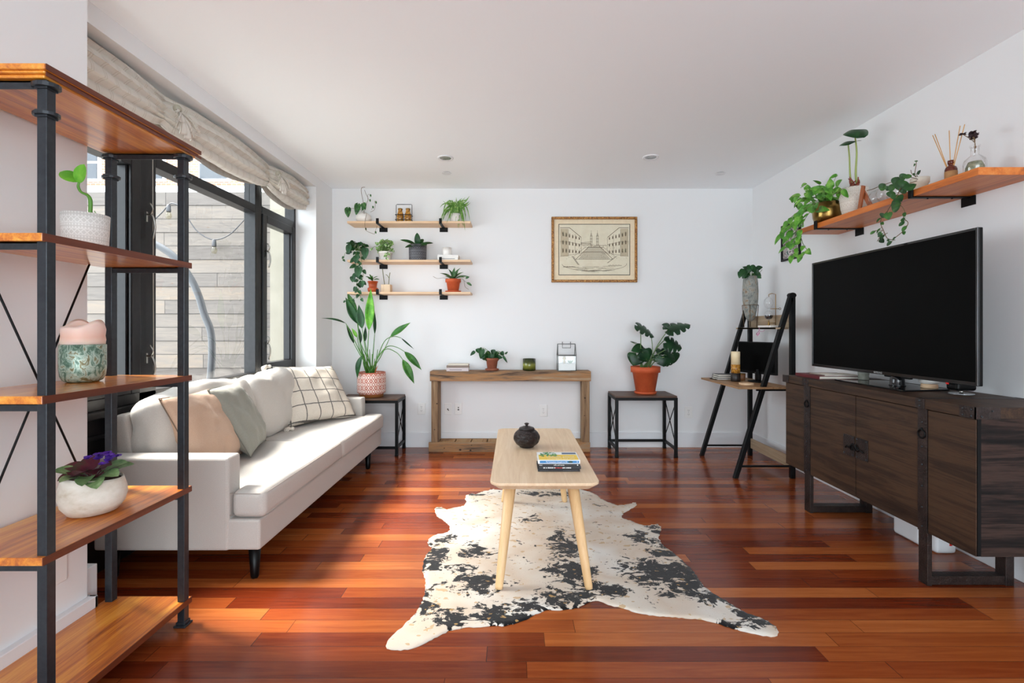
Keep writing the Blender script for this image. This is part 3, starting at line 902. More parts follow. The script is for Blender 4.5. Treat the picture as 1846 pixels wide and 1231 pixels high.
# plaid pillow with tassels
cor = (Vector((-1.72, 3.70, .445)), Vector((-1.37, 4.20, .445)), Vector((-1.66, 4.42, .86)), Vector((-1.93, 3.86, .90)))
mbp, _ = pillow('p', '', cor, .17, None, 21)
mp = Mat('plaid_linen', (216, 206, 192), .9, spec=.2)
cz = (cor[0] + cor[2]) / 2
ex = (cor[1] - cor[0] + cor[2] - cor[3]).normalized(); ey = (cor[3] - cor[0] + cor[2] - cor[1]).normalized()
base_p = Vector((cz.x, cz.y, .445))
x, y, z = mp.xyz()
cu = x * ex.x + y * ex.y + z * ex.z; cv = x * ey.x + y * ey.y + z * ey.z
wn = mp.noise(mp.mapping((1, 1, 1)), 240, 3, .6); wob_ = mp.noise(mp.co(), 18, 2) * .008
l1 = (((cu + wob_ + .01) / .118).fract() - .5).abs() < .036
l2 = (((cv + wob_ + .03) / .118).fract() - .5).abs() < .036
ln_ = l1.max(l2) * (wn * .9 + .35).clamp()
mp.color(mp.mix(ln_, mp.ramp(wn, [(.3, (204, 193, 178)), (.7, (226, 217, 204))]), (46, 46, 52)))
mp.bump(wn, .5, .002)
t = thing('plaid_pillow', 'large cream pillow with dark windowpane check at the far sofa end', 'pillow', base_p)
part('cover', mbp, mp.m, t, weld=True)
def tassel(p, d):
    mb = MB(); d = Vector(d).normalized(); random.seed(5)
    mb.sphere(p, .016, 8)
    for i in range(34):
        q = (d + rv(.38)).normalized()
        mb.tube([p, p + q * .03 + Vector((0, 0, .004)), p + q * .058 + Vector((0, 0, -.012))], [.004, .005, .0035], 5)
    return mb
M_TAS = fabric('tassel_yarn', (214, 204, 190), (228, 220, 208))
part('tassel', tassel(cor[0] + Vector((.05, -.05, .0)), (-.9, -.6, -.1)), M_TAS, t)
part('tassel', tassel(cor[3] + Vector((-.01, -.02, .0)), (-.5, -.7, -.1)), M_TAS, t)

# ---------------------------------------------------------------- three oak shelves on the back wall
YF = 4.68
ZS = (2.242, 1.868, 1.557)
def wall_shelf():
    z1 = ZS[0]; z0 = z1 - .02
    t = thing('wall_shelf', 'top pale oak wall shelf with the spider plant and bottle caddy', 'shelf', (-1.0, YB, z0), 'pale oak wall shelves on black brackets')
    part('board', MB().box(-1.612, -.418, YF, YB - .001, z0, z1), M_OAK, t, bevel=.0015)
    for xb in (-1.318, -.708):
        b = MB()
        b.box(xb - .041, xb + .041, YB - .006, YB, z0 - .043, z0 - .001)
        b.box(xb - .0135, xb + .0135, YF - .004, YB - .005, z0 - .006, z0 - .001)
        b.box(xb - .0135, xb + .0135, YF - .008, YF - .001, z0 - .006, z1 + .026)
        part('bracket', b, M_BLACK, t, bevel=.001)
    return t
s0 = wall_shelf()
copy_tree(s0, loc=(-1.0, YB, ZS[1] - .02), label='middle pale oak wall shelf with the dark embossed pot')
copy_tree(s0, loc=(-1.0, YB, ZS[2] - .02), label='bottom pale oak wall shelf, just above the bird of paradise')

YO = 4.785
def plant(name, label, x, y, z): return thing(name, label, 'plant', (x, y, z))
def X_at(px, Y): return (px - CX) / F * Y
# top shelf: white globe pot with heart leaves and bare vines
x = X_at(655.5, YO); c = Vector((x, YO, ZS[0] + .0005))
t = plant('vine_plant', 'sparse vine with three heart leaves in a round white pot on the top shelf', *c)
part('pot', MB().lathe([(.035, 0), (.06, .012), (.075, .045), (.07, .075), (.052, .093), (.046, .093), (.044, .08), (.001, .078)], c, 36), M_WHITEC, t)
st = MB(); lf = MB()
Q = lambda a, b, Y=YO - .03: P(580 + a / 5.13, 310 + b / 5.13, Y)
top = c + Vector((0, 0, .085))
st.tube([top, Q(385, 290), Q(372, 220), Q(365, 170), Q(372, 145), Q(400, 142)], .0022, 5, 4)
st.tube([top, Q(415, 290), Q(430, 250), Q(408, 200), Q(396, 165)], .002, 5, 4)
st.tube([Q(428, 255), Q(425, 215), Q(440, 205)], .0014, 5, 3)
st.tube([Q(450, 370), Q(485, 350), Q(495, 300), Q(490, 270), Q(508, 275)], .0016, 5, 4).tube([Q(462, 350), Q(470, 325), Q(485, 318)], .0012, 5, 3)
st.tube([top, Q(345, 330), Q(300, 335), Q(262, 337)], .0016, 5, 3)
st.tube([top + Vector((.01, -.05, 0)), Q(415, 380, 4.7), Q(402, 440, 4.66), Q(400, 500, 4.65), Q(410, 540, 4.65), Q(450, 562, 4.65), Q(488, 575, 4.65)], .0018, 5, 4)
st.tube([Q(488, 575, 4.65), Q(498, 540, 4.65), Q(512, 500, 4.65)], .0014, 5, 3)
leaf(lf, Q(245, 335), Q(245, 422), .066, (0, -1, .1)); leaf(lf, Q(335, 300), Q(318, 400), .062, (.3, -1, .1)); leaf(lf, Q(385, 292), Q(405, 350), .058, (-.2, -1, .3)); leaf(lf, Q(400, 300), Q(372, 360), .045, (.2, -1, .5))
for a, b in ((406, 515), (497, 545), (450, 205), (445, 250), (500, 268), (472, 312)): leaf(lf, Q(a, b, 4.68), Q(a + 6, b + 26, 4.68), .016, (0, -1, 0), 'oval')
part('stems', st, M_TWIG, t); part('leaves', lf, L_HEART, t)

# bottle caddy
x = X_at(728.5, YO); c = Vector((x, YO, ZS[0] + .0005))
t = thing('bottle_caddy', 'wire caddy holding two small amber milk bottle shakers', 'caddy', c)
w_ = MB()
for z in (.008, .03, .078): w_.tube([c + Vector((sx * .078, sy * .04, z)) for sx, sy in ((-1, -1), (1, -1), (1, 1), (-1, 1), (-1, -1))], .0028, 6)
for sx in (-1, 1):
    w_.tube([c + Vector((sx * .078, 0, .008)), c + Vector((sx * .078, 0, .18)), c + Vector((sx * .07, 0, .187)), c + Vector((0, 0, .187))], .003, 6)
w_.tube([c + Vector((0, -.04, .008)), c + Vector((0, -.04, .078))], .0028, 6)
part('wire_frame', w_, M_BLACK, t)
ma = Mat('amber_glaze', (176, 122, 44), .25); ma.color(ma.ramp(ma.noise(ma.co(), 60, 3), [(.35, (120, 76, 30)), (.55, (186, 130, 48)), (.7, (222, 176, 92))]))
for k, (sx, lb) in enumerate(((-.038, 'left amber bottle shaker in the wire caddy'), (.038, 'right amber bottle shaker in the wire caddy'))):
    b = thing('bottle_shaker', lb, 'bottle', c + Vector((sx, 0, .0115)), 'amber bottle shakers')
    part('body', MB().lathe([(.028, 0), (.033, .006), (.033, .07), (.022, .1), (.019, .118), (.022, .122)], c + Vector((sx, 0, .0115)), 24), ma.m, b)
    part('cap', MB().lathe([(.023, .122), (.023, .134), (.012, .138)], c + Vector((sx, 0, .0115)), 20), M_BRASS, b)

# spider plant
x = X_at(822, YO); c = Vector((x, YO, ZS[0] + .0005))
t = plant('spider_plant', 'spider plant with arching strap leaves at right end of top shelf', *c)
part('pot', MB().lathe(pot_profile(.055, .09, .8), c, 30), M_WHITEC, t)
lf = MB(); random.seed(12)
def strapleaf(mb, pts, w, n=12):
    pts = catmull([Vector(p) for p in pts], 5); m = len(pts) - 1
    def fn(u, v):
        k = min(int(u * m), m - 1); f = u * m - k
        p = pts[k].lerp(pts[k + 1], f); t_ = (pts[k + 1] - pts[k]).normalized()
        sd = t_.cross(Vector((0, -1, .2))); sd = sd.normalized() if sd.length > 1e-4 else Vector((1, 0, 0))
        q = v * 2 - 1
        ww = w / 2 * min(1, (1 - u) * 3.2 + .05) * (.6 + .4 * min(1, u * 6))
        return p + sd * q * ww + Vector((0, 0, .3 * ww * abs(q)))
    mb.grid(fn, n, 2)
for i in range(80):
    a = random.uniform(0, 2 * PI); rr = random.uniform(.04, .125); h = random.uniform(.15, .25); dn = random.uniform(.02, .26) * (1 if i % 3 else -.1)
    b0 = c + Vector((0, 0, .085)) + Vector((math.cos(a), math.sin(a), 0)) * .02
    out = Vector((math.cos(a), min(math.sin(a), .5) * .8, 0))
    e = c + out * (rr + .035) + Vector((0, -.02, h - dn))
    e.y = min(e.y, YB - .015)
    m1 = c + out * rr * .4 + Vector((0, 0, h * .85)); m2 = c + out * rr + Vector((0, -.01, h * .9 - dn * .25)); m2.y = min(m2.y, YB - .015)
    if c.z + h - dn < c.z + .01: e.y = min(e.y, YF - .02)
    strapleaf(lf, [b0, m1, m2, e], random.uniform(.008, .013))
L_SPID = leafmat('spider_leaf', (62, 112, 44), (104, 152, 66), (176, 200, 124), .45, 30)
part('leaves', lf, L_SPID, t)

# --- middle shelf
def foliage(lf, st, c, n, R, H, size, seed, kind='heart', z0=.1, flat=.6, up=.4, ymax=YB - .02, face=(0, -1, .4), jit=.5):
    random.seed(seed)
    for i in range(n):
        a = random.uniform(0, 2 * PI); el = random.uniform(-.15, 1.2)
        r = R * random.uniform(.45, 1)
        p = c + Vector((math.cos(a) * math.cos(el) * r, math.sin(a) * math.cos(el) * r * flat, z0 + math.sin(el) * H * random.uniform(.6, 1) + H * .15))
        p.y = min(p.y, ymax - size)
        b = c + Vector((math.cos(a) * .012, math.sin(a) * .012, z0 * .9))
        mid = (b + p) / 2 + Vector((0, 0, H * .2))
        st.tube([b, mid, p], .0016, 5, 3)
        L = size * random.uniform(.75, 1.15)
        rleaf(lf, p, (math.cos(a) * .8, math.sin(a) * .4 - .2, up - random.uniform(0, 1.2)), L, L * (.85 if kind == 'heart' else .5), kind, face, jit)
def vine(lf, st, pts, size, seed, every=2, kind='heart', face=(0, -1, .2), r=.0018):
    random.seed(seed)
    q = catmull([Vector(p) for p in pts], 4); st.tube(q, r, 5)
    for i in range(1, len(q), every):
        s = 1 if (i // every) % 2 else -1
        d = Vector((s * .8, -.1, -.75 + random.uniform(-.3, .3)))
        L = size * random.uniform(.6, 1.1)
        b = q[i] + d.normalized() * L * .25
        st.tube([q[i], b], .0012, 4)
        rleaf(lf, b, d, L, L * .8, kind, face, .35)

x = X_at(650, YO); c = Vector((X_at(645, YO), YO, ZS[1] + .0005))
t = plant('trailing_philodendron', 'dark heartleaf philodendron trailing from left end of the middle shelf', *c)
part('pot', MB().lathe(pot_profile(.05, .095, .8, .005), c, 30), M_WHITEC, t)
lf, st = MB(), MB()
foliage(lf, st, c, 34, .1, .085, .05, 31, z0=.1)
vine(lf, st, [c + Vector((0, -.04, .1)), Q(320, 780, 4.64), Q(330, 840, 4.63), Q(320, 920, 4.63), Q(345, 980, 4.63), Q(320, 1040, 4.63), Q(345, 1110, 4.63), Q(365, 1175, 4.63)], .062, 4)
vine(lf, st, [c + Vector((.03, -.04, .1)), Q(365, 780, 4.65), Q(370, 860, 4.64), Q(385, 940, 4.64), Q(370, 1010, 4.64), Q(335, 1090, 4.64)], .05, 8, 3)
vine(lf, st, [c + Vector((-.03, -.04, .1)), Q(225, 740, 4.66), Q(205, 790, 4.66), Q(190, 815, 4.66)], .04, 5, 3)
vine(lf, st, [Q(350, 1120, 4.63), Q(300, 1170, 4.63), Q(230, 1180, 4.63), Q(205, 1210, 4.63)], .028, 6, 4)
for a, b, a2, b2, w__ in ((400, 710, 405, 805, .075), (345, 880, 330, 985, .075), (255, 680, 240, 760, .055), (320, 780, 315, 850, .06), (290, 970, 285, 1020, .055), (370, 1010, 375, 1070, .055)):
    leaf(lf, Q(a, b, 4.62), Q(a2, b2, 4.62), w__, (.1, -1, .2))
part('leaves', lf, L_DARK, t); part('stems', st, M_STEM, t)

c = Vector((X_at(695, YO), YO, ZS[1] + .0005))
t = plant('variegated_peperomia', 'bushy white and green variegated plant in a white pot on the middle shelf', *c)
part('pot', MB().lathe(pot_profile(.07, .09, .72, .006), c, 36), M_WHITEC, t)
part('saucer', MB().lathe([(.06, 0), (.072, .012), (.066, .012), (.001, .006)], c + Vector((0, 0, 0)), 36), M_WHITEC, t)
lf, st = MB(), MB()
foliage(lf, st, c, 60, .085, .125, .035, 41, z0=.085, jit=.7)
vine(lf, st, [c + Vector((.03, -.05, .09)), c + Vector((.05, -.1, .06)), c + Vector((.03, -.115, .01))], .035, 43, 2)
vine(lf, st, [c + Vector((-.05, 0, .09)), Q(500, 690, 4.74), Q(466, 705, 4.74)], .03, 44, 3)
part('leaves', lf, L_VAR, t); part('stems', st, M_STEM, t)

M_EMBD = emboss_mat('embossed_charcoal', (62, 62, 66), (104, 104, 108), .08, .16, dark=True)
c = Vector((X_at(753, YO), YO, ZS[1] + .0005))
t = plant('thick_leaf_orchid', 'broad dark leaves in a charcoal embossed pot on the middle shelf', *c)
part('pot', MB().lathe(pot_profile(.088, .158, .95, wall=.006), c, 48), M_EMBD, t)
lf = MB(); tp = c + Vector((0, 0, .145))
for e, w__, n_ in ((Q(725, 628, 4.72), .04, (.1, -.4, 1)), (Q(882, 562, 4.76), .052, (.3, -1, .2)), (Q(1032, 658, 4.74), .034, (0, -.5, 1)), (Q(770, 700, 4.66), .04, (0, -.6, 1)), (Q(975, 675, 4.66), .05, (0, -.7, 1)), (Q(850, 680, 4.64), .05, (0, -.7, 1)), (Q(940, 620, 4.84), .05, (0, -.6, 1))):
    leaf(lf, tp, e, w__ * 1.15, (n_[0], n_[1] - .5, n_[2] * .8), 'oval', .1, .12)
part('leaves', lf, L_DARK, t)

def book(name_label, x0, x1, y0, y1, z0, z1, cover, spine_side='front', group=None, pages=M_PAPER, text=None, rot=0.0):
    cxx, cyy = (x0 + x1) / 2, (y0 + y1) / 2
    t = thing('book', name_label, 'book', (cxx, cyy, z0), group)
    c_ = .0022
    cv = MB().box(x0, x1, y0, y1, z0, z0 + c_).box(x0, x1, y0, y1, z1 - c_, z1)
    if spine_side == 'front': cv.box(x0, x1, y0, y0 + c_, z0 + c_, z1 - c_); pg = MB().box(x0 + .003, x1 - .003, y0 + c_, y1 - .004, z0 + c_, z1 - c_)
    elif spine_side == 'left': cv.box(x0, x0 + c_, y0, y1, z0 + c_, z1 - c_); pg = MB().box(x0 + c_, x1 - .004, y0 + .003, y1 - .003, z0 + c_, z1 - c_)
    else: cv.box(x0, x1, y1 - c_, y1, z0 + c_, z1 - c_); pg = MB().box(x0 + .003, x1 - .003, y0 + .004, y1 - c_, z0 + c_, z1 - c_)
    part('cover', cv, cover, t); part('pages', pg, pages, t)
    return t
def text_obj(s, loc, size, mat, parent, rot=(PI / 2, 0, 0), align='CENTER', sx=1.0, name='lettering'):
    cu = bpy.data.curves.new(name, 'FONT'); cu.body = s; cu.size = size; cu.align_x = align; cu.align_y = 'CENTER'; cu.space_character = sx
    tmp = bpy.data.objects.new('tmp', cu); COL.objects.link(tmp)
    bpy.context.view_layer.update()
    me = bpy.data.meshes.new_from_object(tmp.evaluated_get(bpy.context.evaluated_depsgraph_get()))
    bpy.data.objects.remove(tmp)
    me.materials.clear(); me.materials.append(mat)
    o = bpy.data.objects.new(name, me)
    link(o, parent); o.location = Vector(loc) - WLOC[parent.name]; o.rotation_euler = rot
    return o
M_COVW = plain('white_cover', (228, 226, 222), .5); M_COVG = plain('brown_cover', (132, 116, 104), .5)
M_INK = plain('dark_ink', (60, 58, 60), .6)
x0, x1 = X_at(789, 4.72), X_at(826, 4.72)
b = book('white paperback, upper of the two under the white candle', x0, x1 + .004, 4.70, 4.85, ZS[1] + .025, ZS[1] + .05, M_COVW, 'front', 'white books on the middle shelf')
b = book('white paperback resting on the middle shelf, under the other book', x0 + .003, x1, 4.695, 4.85, ZS[1] + .0005, ZS[1] + .0245, M_COVW, 'front', 'white books on the middle shelf')
part('spine_line', MB().box(x0 + .02, x1 - .03, 4.6945, 4.695, ZS[1] + .010, ZS[1] + .014), M_INK, b)
c = Vector((X_at(806, 4.77), 4.77, ZS[1] + .0505))
t = thing('pillar_candle', 'small white candle cup on top of two white books', 'candle', c)
part('cup', MB().lathe([(.04, 0), (.045, .004), (.045, .08), (.041, .08), (.041, .06), (.001, .058)], c, 32), M_WHITEC, t)
part('wick', MB().tube([c + Vector((0, 0, .058)), c + Vector((0, 0, .068))], .0012, 5), M_INK, t)

# --- bottom shelf
M_ORANGE = noisy('orange_glaze', (176, 74, 36), (196, 92, 50), 12, .35)
c = Vector((X_at(672, YO), YO, ZS[2] + .0005))
t = plant('small_potted_plant', 'little green plant in a small double orange clay pot, bottom shelf', *c)
part('pot', MB().lathe([(.028, 0), (.042, .004), (.05, .03), (.05, .046), (.044, .048), (.038, .05), (.044, .1), (.05, .1), (.05, .112), (.043, .112), (.04, .1), (.001, .1)], c, 30), M_ORANGE, t)
lf, st = MB(), MB()
for e in ((405, 965), (440, 945), (485, 975), (520, 965), (535, 995), (425, 985)):
    leaf(lf, c + Vector((0, -.01, .11)), Q(e[0], e[1], 4.74), .024, (0, -.8, 1), 'oval', .15, .2)
st.tube([c + Vector((0, 0, .1)), Q(470, 960, 4.76)], .003, 5)
part('leaves', lf, L_MID, t); part('stems', st, M_STEM, t)

c = Vector((X_at(697, YO), YO, ZS[2] + .0005))
t = plant('twig_vase', 'square pale wood vase holding three bare green twigs', *c)
part('vase', MB().box(c.x - .046, c.x + .046, c.y - .04, c.y + .04, c.z, c.z + .078), wood('blond_block', [(206, 172, 134), (222, 194, 160), (232, 210, 180)], 'z', 2, .6, .2), t, bevel=.003)
st = MB()
st.tube([c + Vector((-.02, 0, .076)), Q(570, 960, YO), Q(562, 895, YO)], .004, 6, 3); st.tube([c + Vector((.02, 0, .076)), Q(625, 970, YO), Q(632, 930, YO)], .004, 6, 3); st.tube([Q(625, 985, YO), Q(605, 955, YO), Q(592, 950, YO)], .003, 6, 3)
part('twigs', st, plain('twig_green', (110, 112, 72), .7), t)

c = Vector((X_at(817, YO), YO, ZS[2] + .0005))
t = plant('terracotta_potted_plant', 'spiky grey-green plant in a terracotta pot, right end of bottom shelf', *c)
part('pot', MB().lathe([(.045, .006), (.052, .008), (.066, .1), (.077, .102), (.077, .132), (.069, .132), (.066, .118), (.001, .118)], c, 36), M_TERRA, t)
part('saucer', MB().lathe([(.065, 0), (.077, .004), (.08, .016), (.07, .016), (.066, .008), (.001, .006)], c, 36), M_TERRA, t)
lf, st = MB(), MB(); tp = c + Vector((0, 0, .125))
for a, b in ((1090, 935), (1170, 895), (1230, 880), (1285, 885), (1315, 925), (1370, 968), (1260, 950), (1140, 965), (1200, 930), (1325, 975), (1180, 960), (1265, 920)):
    leaf(lf, tp, Q(a, b, 4.73 + .01 * (a % 7)), .036, (0, -.7, 1), 'lance', .12, .2)
st.tube([tp, Q(1130, 980, 4.7), Q(1070, 985, 4.7), Q(1030, 965, 4.7)], .0016, 5, 4); st.tube([tp, Q(1305, 990, 4.68), Q(1325, 1060, 4.66), Q(1360, 1085, 4.66)], .0016, 5, 4).tube([Q(1310, 1000, 4.68), Q(1345, 1025, 4.67)], .0014, 5)
leaf(lf, Q(1340, 1022, 4.66), Q(1388, 1052, 4.66), .026, (0, -1, .5), 'oval'); leaf(lf, Q(1330, 985, 4.66), Q(1365, 970, 4.66), .026, (0, -1, .5), 'oval')
part('leaves', lf, leafmat('greygreen_leaf', (30, 66, 40), (58, 100, 60), (120, 148, 104)), t); part('stems', st, M_TWIG, t)

# ---------------------------------------------------------------- side tables
def side_table(label, x0, x1, y0, y1, h, front_rail):
    t = thing('side_table', label, 'side table', ((x0 + x1) / 2, (y0 + y1) / 2, 0), 'brown topped side tables with black crossed frames')
    L = .028
    part('tabletop', MB().box(x0 + .004, x1 - .004, y0 + .004, y1 - .004, h - .016, h), M_WALN, t, bevel=.001)
    fr_ = MB().box(x0, x1, y0, y0 + .02, h - .042, h - .0165).box(x0, x1, y1 - .02, y1, h - .042, h - .0165).box(x0, x0 + .02, y0 + .02, y1 - .02, h - .042, h - .0165).box(x1 - .02, x1, y0 + .02, y1 - .02, h - .042, h - .0165)
    part('top_frame', fr_, M_BLACK, t, bevel=.001)
    for x in (x0, x1 - L):
        for y in (y0, y1 - L):
            part('leg', MB().box(x, x + L, y, y + L, .012, h - .042), M_BLACK, t, bevel=.001)
            part('foot', MB().box(x - .002, x + L + .002, y - .002, y + L + .002, 0, .018), M_BLKPL, t, bevel=.002)
        part('bottom_rail', MB().box(x + .004, x + L - .004, y0 + L, y1 - L, .066, .09), M_BLACK, t)
        xc = x + L / 2
        part('brace', MB().tube([(xc, y0 + L, h - .075), (xc, y1 - L, .125)], .0045, 6), M_BLACK, t)
        part('brace', MB().tube([(xc, y0 + L, .125), (xc, y1 - L, h - .075)], .0045, 6), M_BLACK, t)
    yy_ = y0 + .004 if front_rail else y1 - L + .004
    part('bottom_rail', MB().box(x0 + L, x1 - L, yy_, yy_ + .018, .066, .09), M_BLACK, t)
side_table('brown side table in the left corner behind the sofa, under the bird of paradise', -1.67, -1.088, 4.545, 4.872, .541, True)
side_table('brown side table with black frame under the monstera', .948, 1.528, 4.50, 4.872, .573, False)

# ---------------------------------------------------------------- bird of paradise
TZ = .5415
c = Vector((X_at(669.5, 4.68), 4.685, TZ))
t = plant('bird_of_paradise', 'tall bird of paradise plant in a patterned pink and white pot', *c)
mm = Mat('diamond_pattern_pot', (186, 96, 74), .55)
x, y, z = mm.xyz()
n = mm.n.new('ShaderNodeMath'); n.operation = 'ARCTAN2'; mm.t.links.new(y.k, n.inputs[0]); mm.t.links.new(x.k, n.inputs[1])
a = X(mm.t, n.outputs[0])
u = ((a * (9.5 / PI)).fract() - .5).abs(); v = (((z - .032) / .066).fract() - .5).abs()
d = u + v
ptn = ((d - .5).abs() < .085).max(d < .22).max((d > .86) * (d < 2.0))
inside = (z > .035) * (z < .228)
mm.color(mm.mix(ptn * inside, mm.mix(z < .03, (188, 104, 82), (150, 92, 46)), (240, 228, 220)))
part('pot', MB().lathe([(.1, 0), (.112, .004), (.113, .028), (.118, .034), (.133, .045), (.135, .06), (.135, .215), (.131, .24), (.124, .24), (.124, .22), (.001, .218)], c, 60), mm.m, t)
part('soil', MB().lathe([(.122, .219), (.001, .226)], c, 30), M_SOIL, t)
Q7 = lambda a, b, Y=4.66: P(560 + a / 3.6206, 500 + b / 3.6206, Y)
base = c + Vector((0, 0, .22))
LV = [((380, 345), (393, 72), .105, L_BRIGHT, 4.60, (.25, -1, .1)), ((305, 302), (228, 130), .10, L_DARK, 4.64, (.35, -1, .2)), ((300, 240), (238, 95), .075, L_MID, 4.74, (.3, -1, 0)),
      ((336, 334), (314, 178), .095, L_DARK, 4.60, (.1, -1, .1)), ((418, 370), (416, 212), .05, L_DARK, 4.68, (1, -.6, 0)), ((230, 300), (72, 266), .055, L_DARK, 4.58, (0, -.35, 1)),
      ((283, 432), (232, 302), .05, L_DARK, 4.66, (.8, -.8, .2)), ((326, 428), (318, 332), .045, L_DARK, 4.7, (.6, -1, 0)), ((305, 392), (268, 330), .04, L_BRIGHT, 4.74, (0, -1, .3)),
      ((335, 510), (305, 660), .09, L_DARK, 4.56, (-.6, -1, .3)), ((520, 386), (652, 294), .085, L_MID, 4.60, (.1, -.8, .7)), ((590, 395), (675, 468), .02, L_DARK, 4.7, (.2, -1, .6)),
      ((612, 484), (724, 604), .08, L_MID, 4.60, (.2, -1, .5)), ((600, 535), (676, 694), .09, L_MID, 4.56, (.3, -1, .3)), ((355, 420), (358, 320), .04, L_DARK, 4.72, (.5, -1, 0))]
groups = {}
st = MB()
mids = {5: [(310, 460)], 6: [(320, 500)], 9: [(345, 560), (352, 525)], 10: [(450, 530)], 11: [(430, 540), (480, 420), (540, 385)], 12: [(440, 520), (500, 452), (560, 455)], 13: [(430, 540), (490, 468), (560, 490)], 8: [(330, 500)], 1: [(330, 480)], 2: [(335, 470)]}
for i, (b, e, w__, m_, Y, n_) in enumerate(LV):
    mb = groups.setdefault(m_.name, (MB(), m_))[0]
    leaf(mb, Q7(*b, Y), Q7(*e, Y), w__ * .82, n_, 'lance', .04 if i in (5, 9, 12, 13) else -.02, .35, 14, 6)
    b0 = base + Vector((((i * 37) % 9 - 4) * .010, -.02 + ((i * 17) % 5 - 2) * .012, -.01))
    pts = [b0] + [Q7(*q_, (Y + 4.66) / 2) for q_ in mids.get(i, [])] + [Q7(*b, Y)]
    st.tube(pts, [.0065, .004, .003], 7, 5)
for i in range(7):
    st.tube([base + Vector(((i - 3) * .012, -.02, -.01)), Q7(330 + i * 18, 470 + (i % 3) * 30, 4.68)], [.008, .003], 7)
for k, (mb, m_) in groups.items(): part('leaves', mb, m_, t, label={'dark_leaf': 'dark green blades', 'mid_leaf': 'mid green blades', 'bright_leaf': 'bright green young blades'}[m_.name], solid=.0012)
part('stems', st, plain('strelitzia_stem', (74, 126, 46), .5), t)
part('shoot', MB().tube([Q7(420, 625, 4.63), Q7(428, 596, 4.63), Q7(440, 575, 4.63)], [.007, .005, .001], 7), plain('dry_shoot', (176, 92, 46), .6), t)

# ---------------------------------------------------------------- monstera
c = Vector((X_at(1163.5, 4.68), 4.68, .5735))
t = plant('monstera', 'monstera with split leaves in a large terracotta pot', *c)
part('pot', MB().lathe([(.084, .012), (.09, .014), (.122, .205), (.139, .208), (.14, .262), (.13, .262), (.125, .235), (.001, .235)], c, 48), M_TERRA, t)
part('saucer', MB().lathe([(.09, 0), (.102, .003), (.106, .022), (.096, .024), (.09, .014), (.001, .01)], c, 48), M_TERRA, t)
part('soil', MB().lathe([(.124, .236), (.001, .243)], c, 30), M_SOIL, t)
Q2 = lambda a, b, Y=4.62: P(1070 + a / 4.395, 560 + b / 4.395, Y)
lf, st = MB(), MB()
ML = [((350, 118), (480, 212), .15, 4.62, (.2, -.7, 1), (372, 165)), ((585, 150), (768, 112), .19, 4.62, (-.1, -.6, 1), (585, 160)), ((600, 140), (540, 110), .1, 4.66, (0, -.6, 1), (632, 165)),
      ((575, 250), (700, 300), .17, 4.58, (.1, -.9, .7), (600, 290)), ((302, 250), (382, 280), .03, 4.66, (0, -.2, 1), (355, 280)), ((385, 300), (298, 320), .1, 4.64, (0, -.8, .6), (370, 300)),
      ((372, 312), (440, 335), .09, 4.70, (0, -.5, 1), (400, 320)), ((385, 325), (430, 405), .15, 4.56, (.1, -1, .4), (425, 400)), ((345, 352), (312, 435), .15, 4.58, (-.2, -1, .3), (345, 360)),
      ((560, 350), (645, 400), .2, 4.66, (.2, -.9, .5), (570, 360)), ((560, 370), (545, 440), .19, 4.56, (0, -1, .3), (550, 370)), ((500, 330), (560, 345), .1, 4.7, (0, -.6, 1), (505, 350)), ((545, 335), (552, 295), .05, 4.72, (0, -1, .2), (548, 340)), ((620, 345), (640, 415), .13, 4.7, (.3, -1, .2), (620, 350)), ((430, 340), (475, 352), .06, 4.7, (0, -.5, 1), (440, 350))]
b0 = c + Vector((0, 0, .235))
for i, (b, e, w__, Y, n_, s_) in enumerate(ML):
    leaf(lf, Q2(*b, Y), Q2(*e, Y), w__ * 1.15, n_, 'monstera' if i in (0, 1, 3, 9, 10) else 'heart', .06, .2)
    bb = b0 + Vector((((i * 7) % 9 - 4) * .012, 0, 0))
    st.tube([bb, (bb + Q2(*s_, Y)) / 2 + Vector(((bb.x - Q2(*s_, Y).x) * .15, 0, .015)), Q2(*s_, Y), Q2(*b, Y)], [.006, .004, .003], 6, 4)
st.tube([b0 + Vector((-.03, 0, 0)), Q2(462, 340), Q2(459, 215)], .0035, 6, 4)
part('leaves', lf, leafmat('monstera_leaf', (10, 36, 20), (20, 54, 28), (34, 76, 36), .35, 10), t, solid=.0012)
part('stems', st, plain('monstera_stem', (96, 124, 70), .5), t)

# ---------------------------------------------------------------- rustic console
t = thing('console_table', 'rustic reclaimed wood console table against the back wall', 'console table', (-.03, 4.79, 0))
x0, x1 = -.815, .752; yf = 4.70
part('top_beam', MB().box(x0, x1, yf, 4.88, .69, .786), M_RUSTX, t, bevel=.003)
for x in (x0 + .012, x1 - .085):
    part('leg', MB().box(x, x + .073, yf + .012, yf + .09, .093, .69), M_RUSTZ, t, bevel=.003)
    part('leg', MB().box(x + .004, x + .070, 4.80, 4.872, .093, .69), M_RUSTZ, t, bevel=.003)
part('base_beam', MB().box(x0 - .012, x1 - .008, yf, yf + .03, 0, .094), M_RUSTX, t, bevel=.003)
part('base_beam', MB().box(x0 - .012, x1 - .008, 4.855, 4.882, 0, .094), M_RUSTX, t, bevel=.003)
xx0 = x0 + .09
for k in range(9):
    part('base_slat', MB().box(xx0 + k * .157, xx0 + k * .157 + .145, yf + .031, 4.854, .07, .096), M_RUSTY, t, bevel=.002)
kn = MB(); 
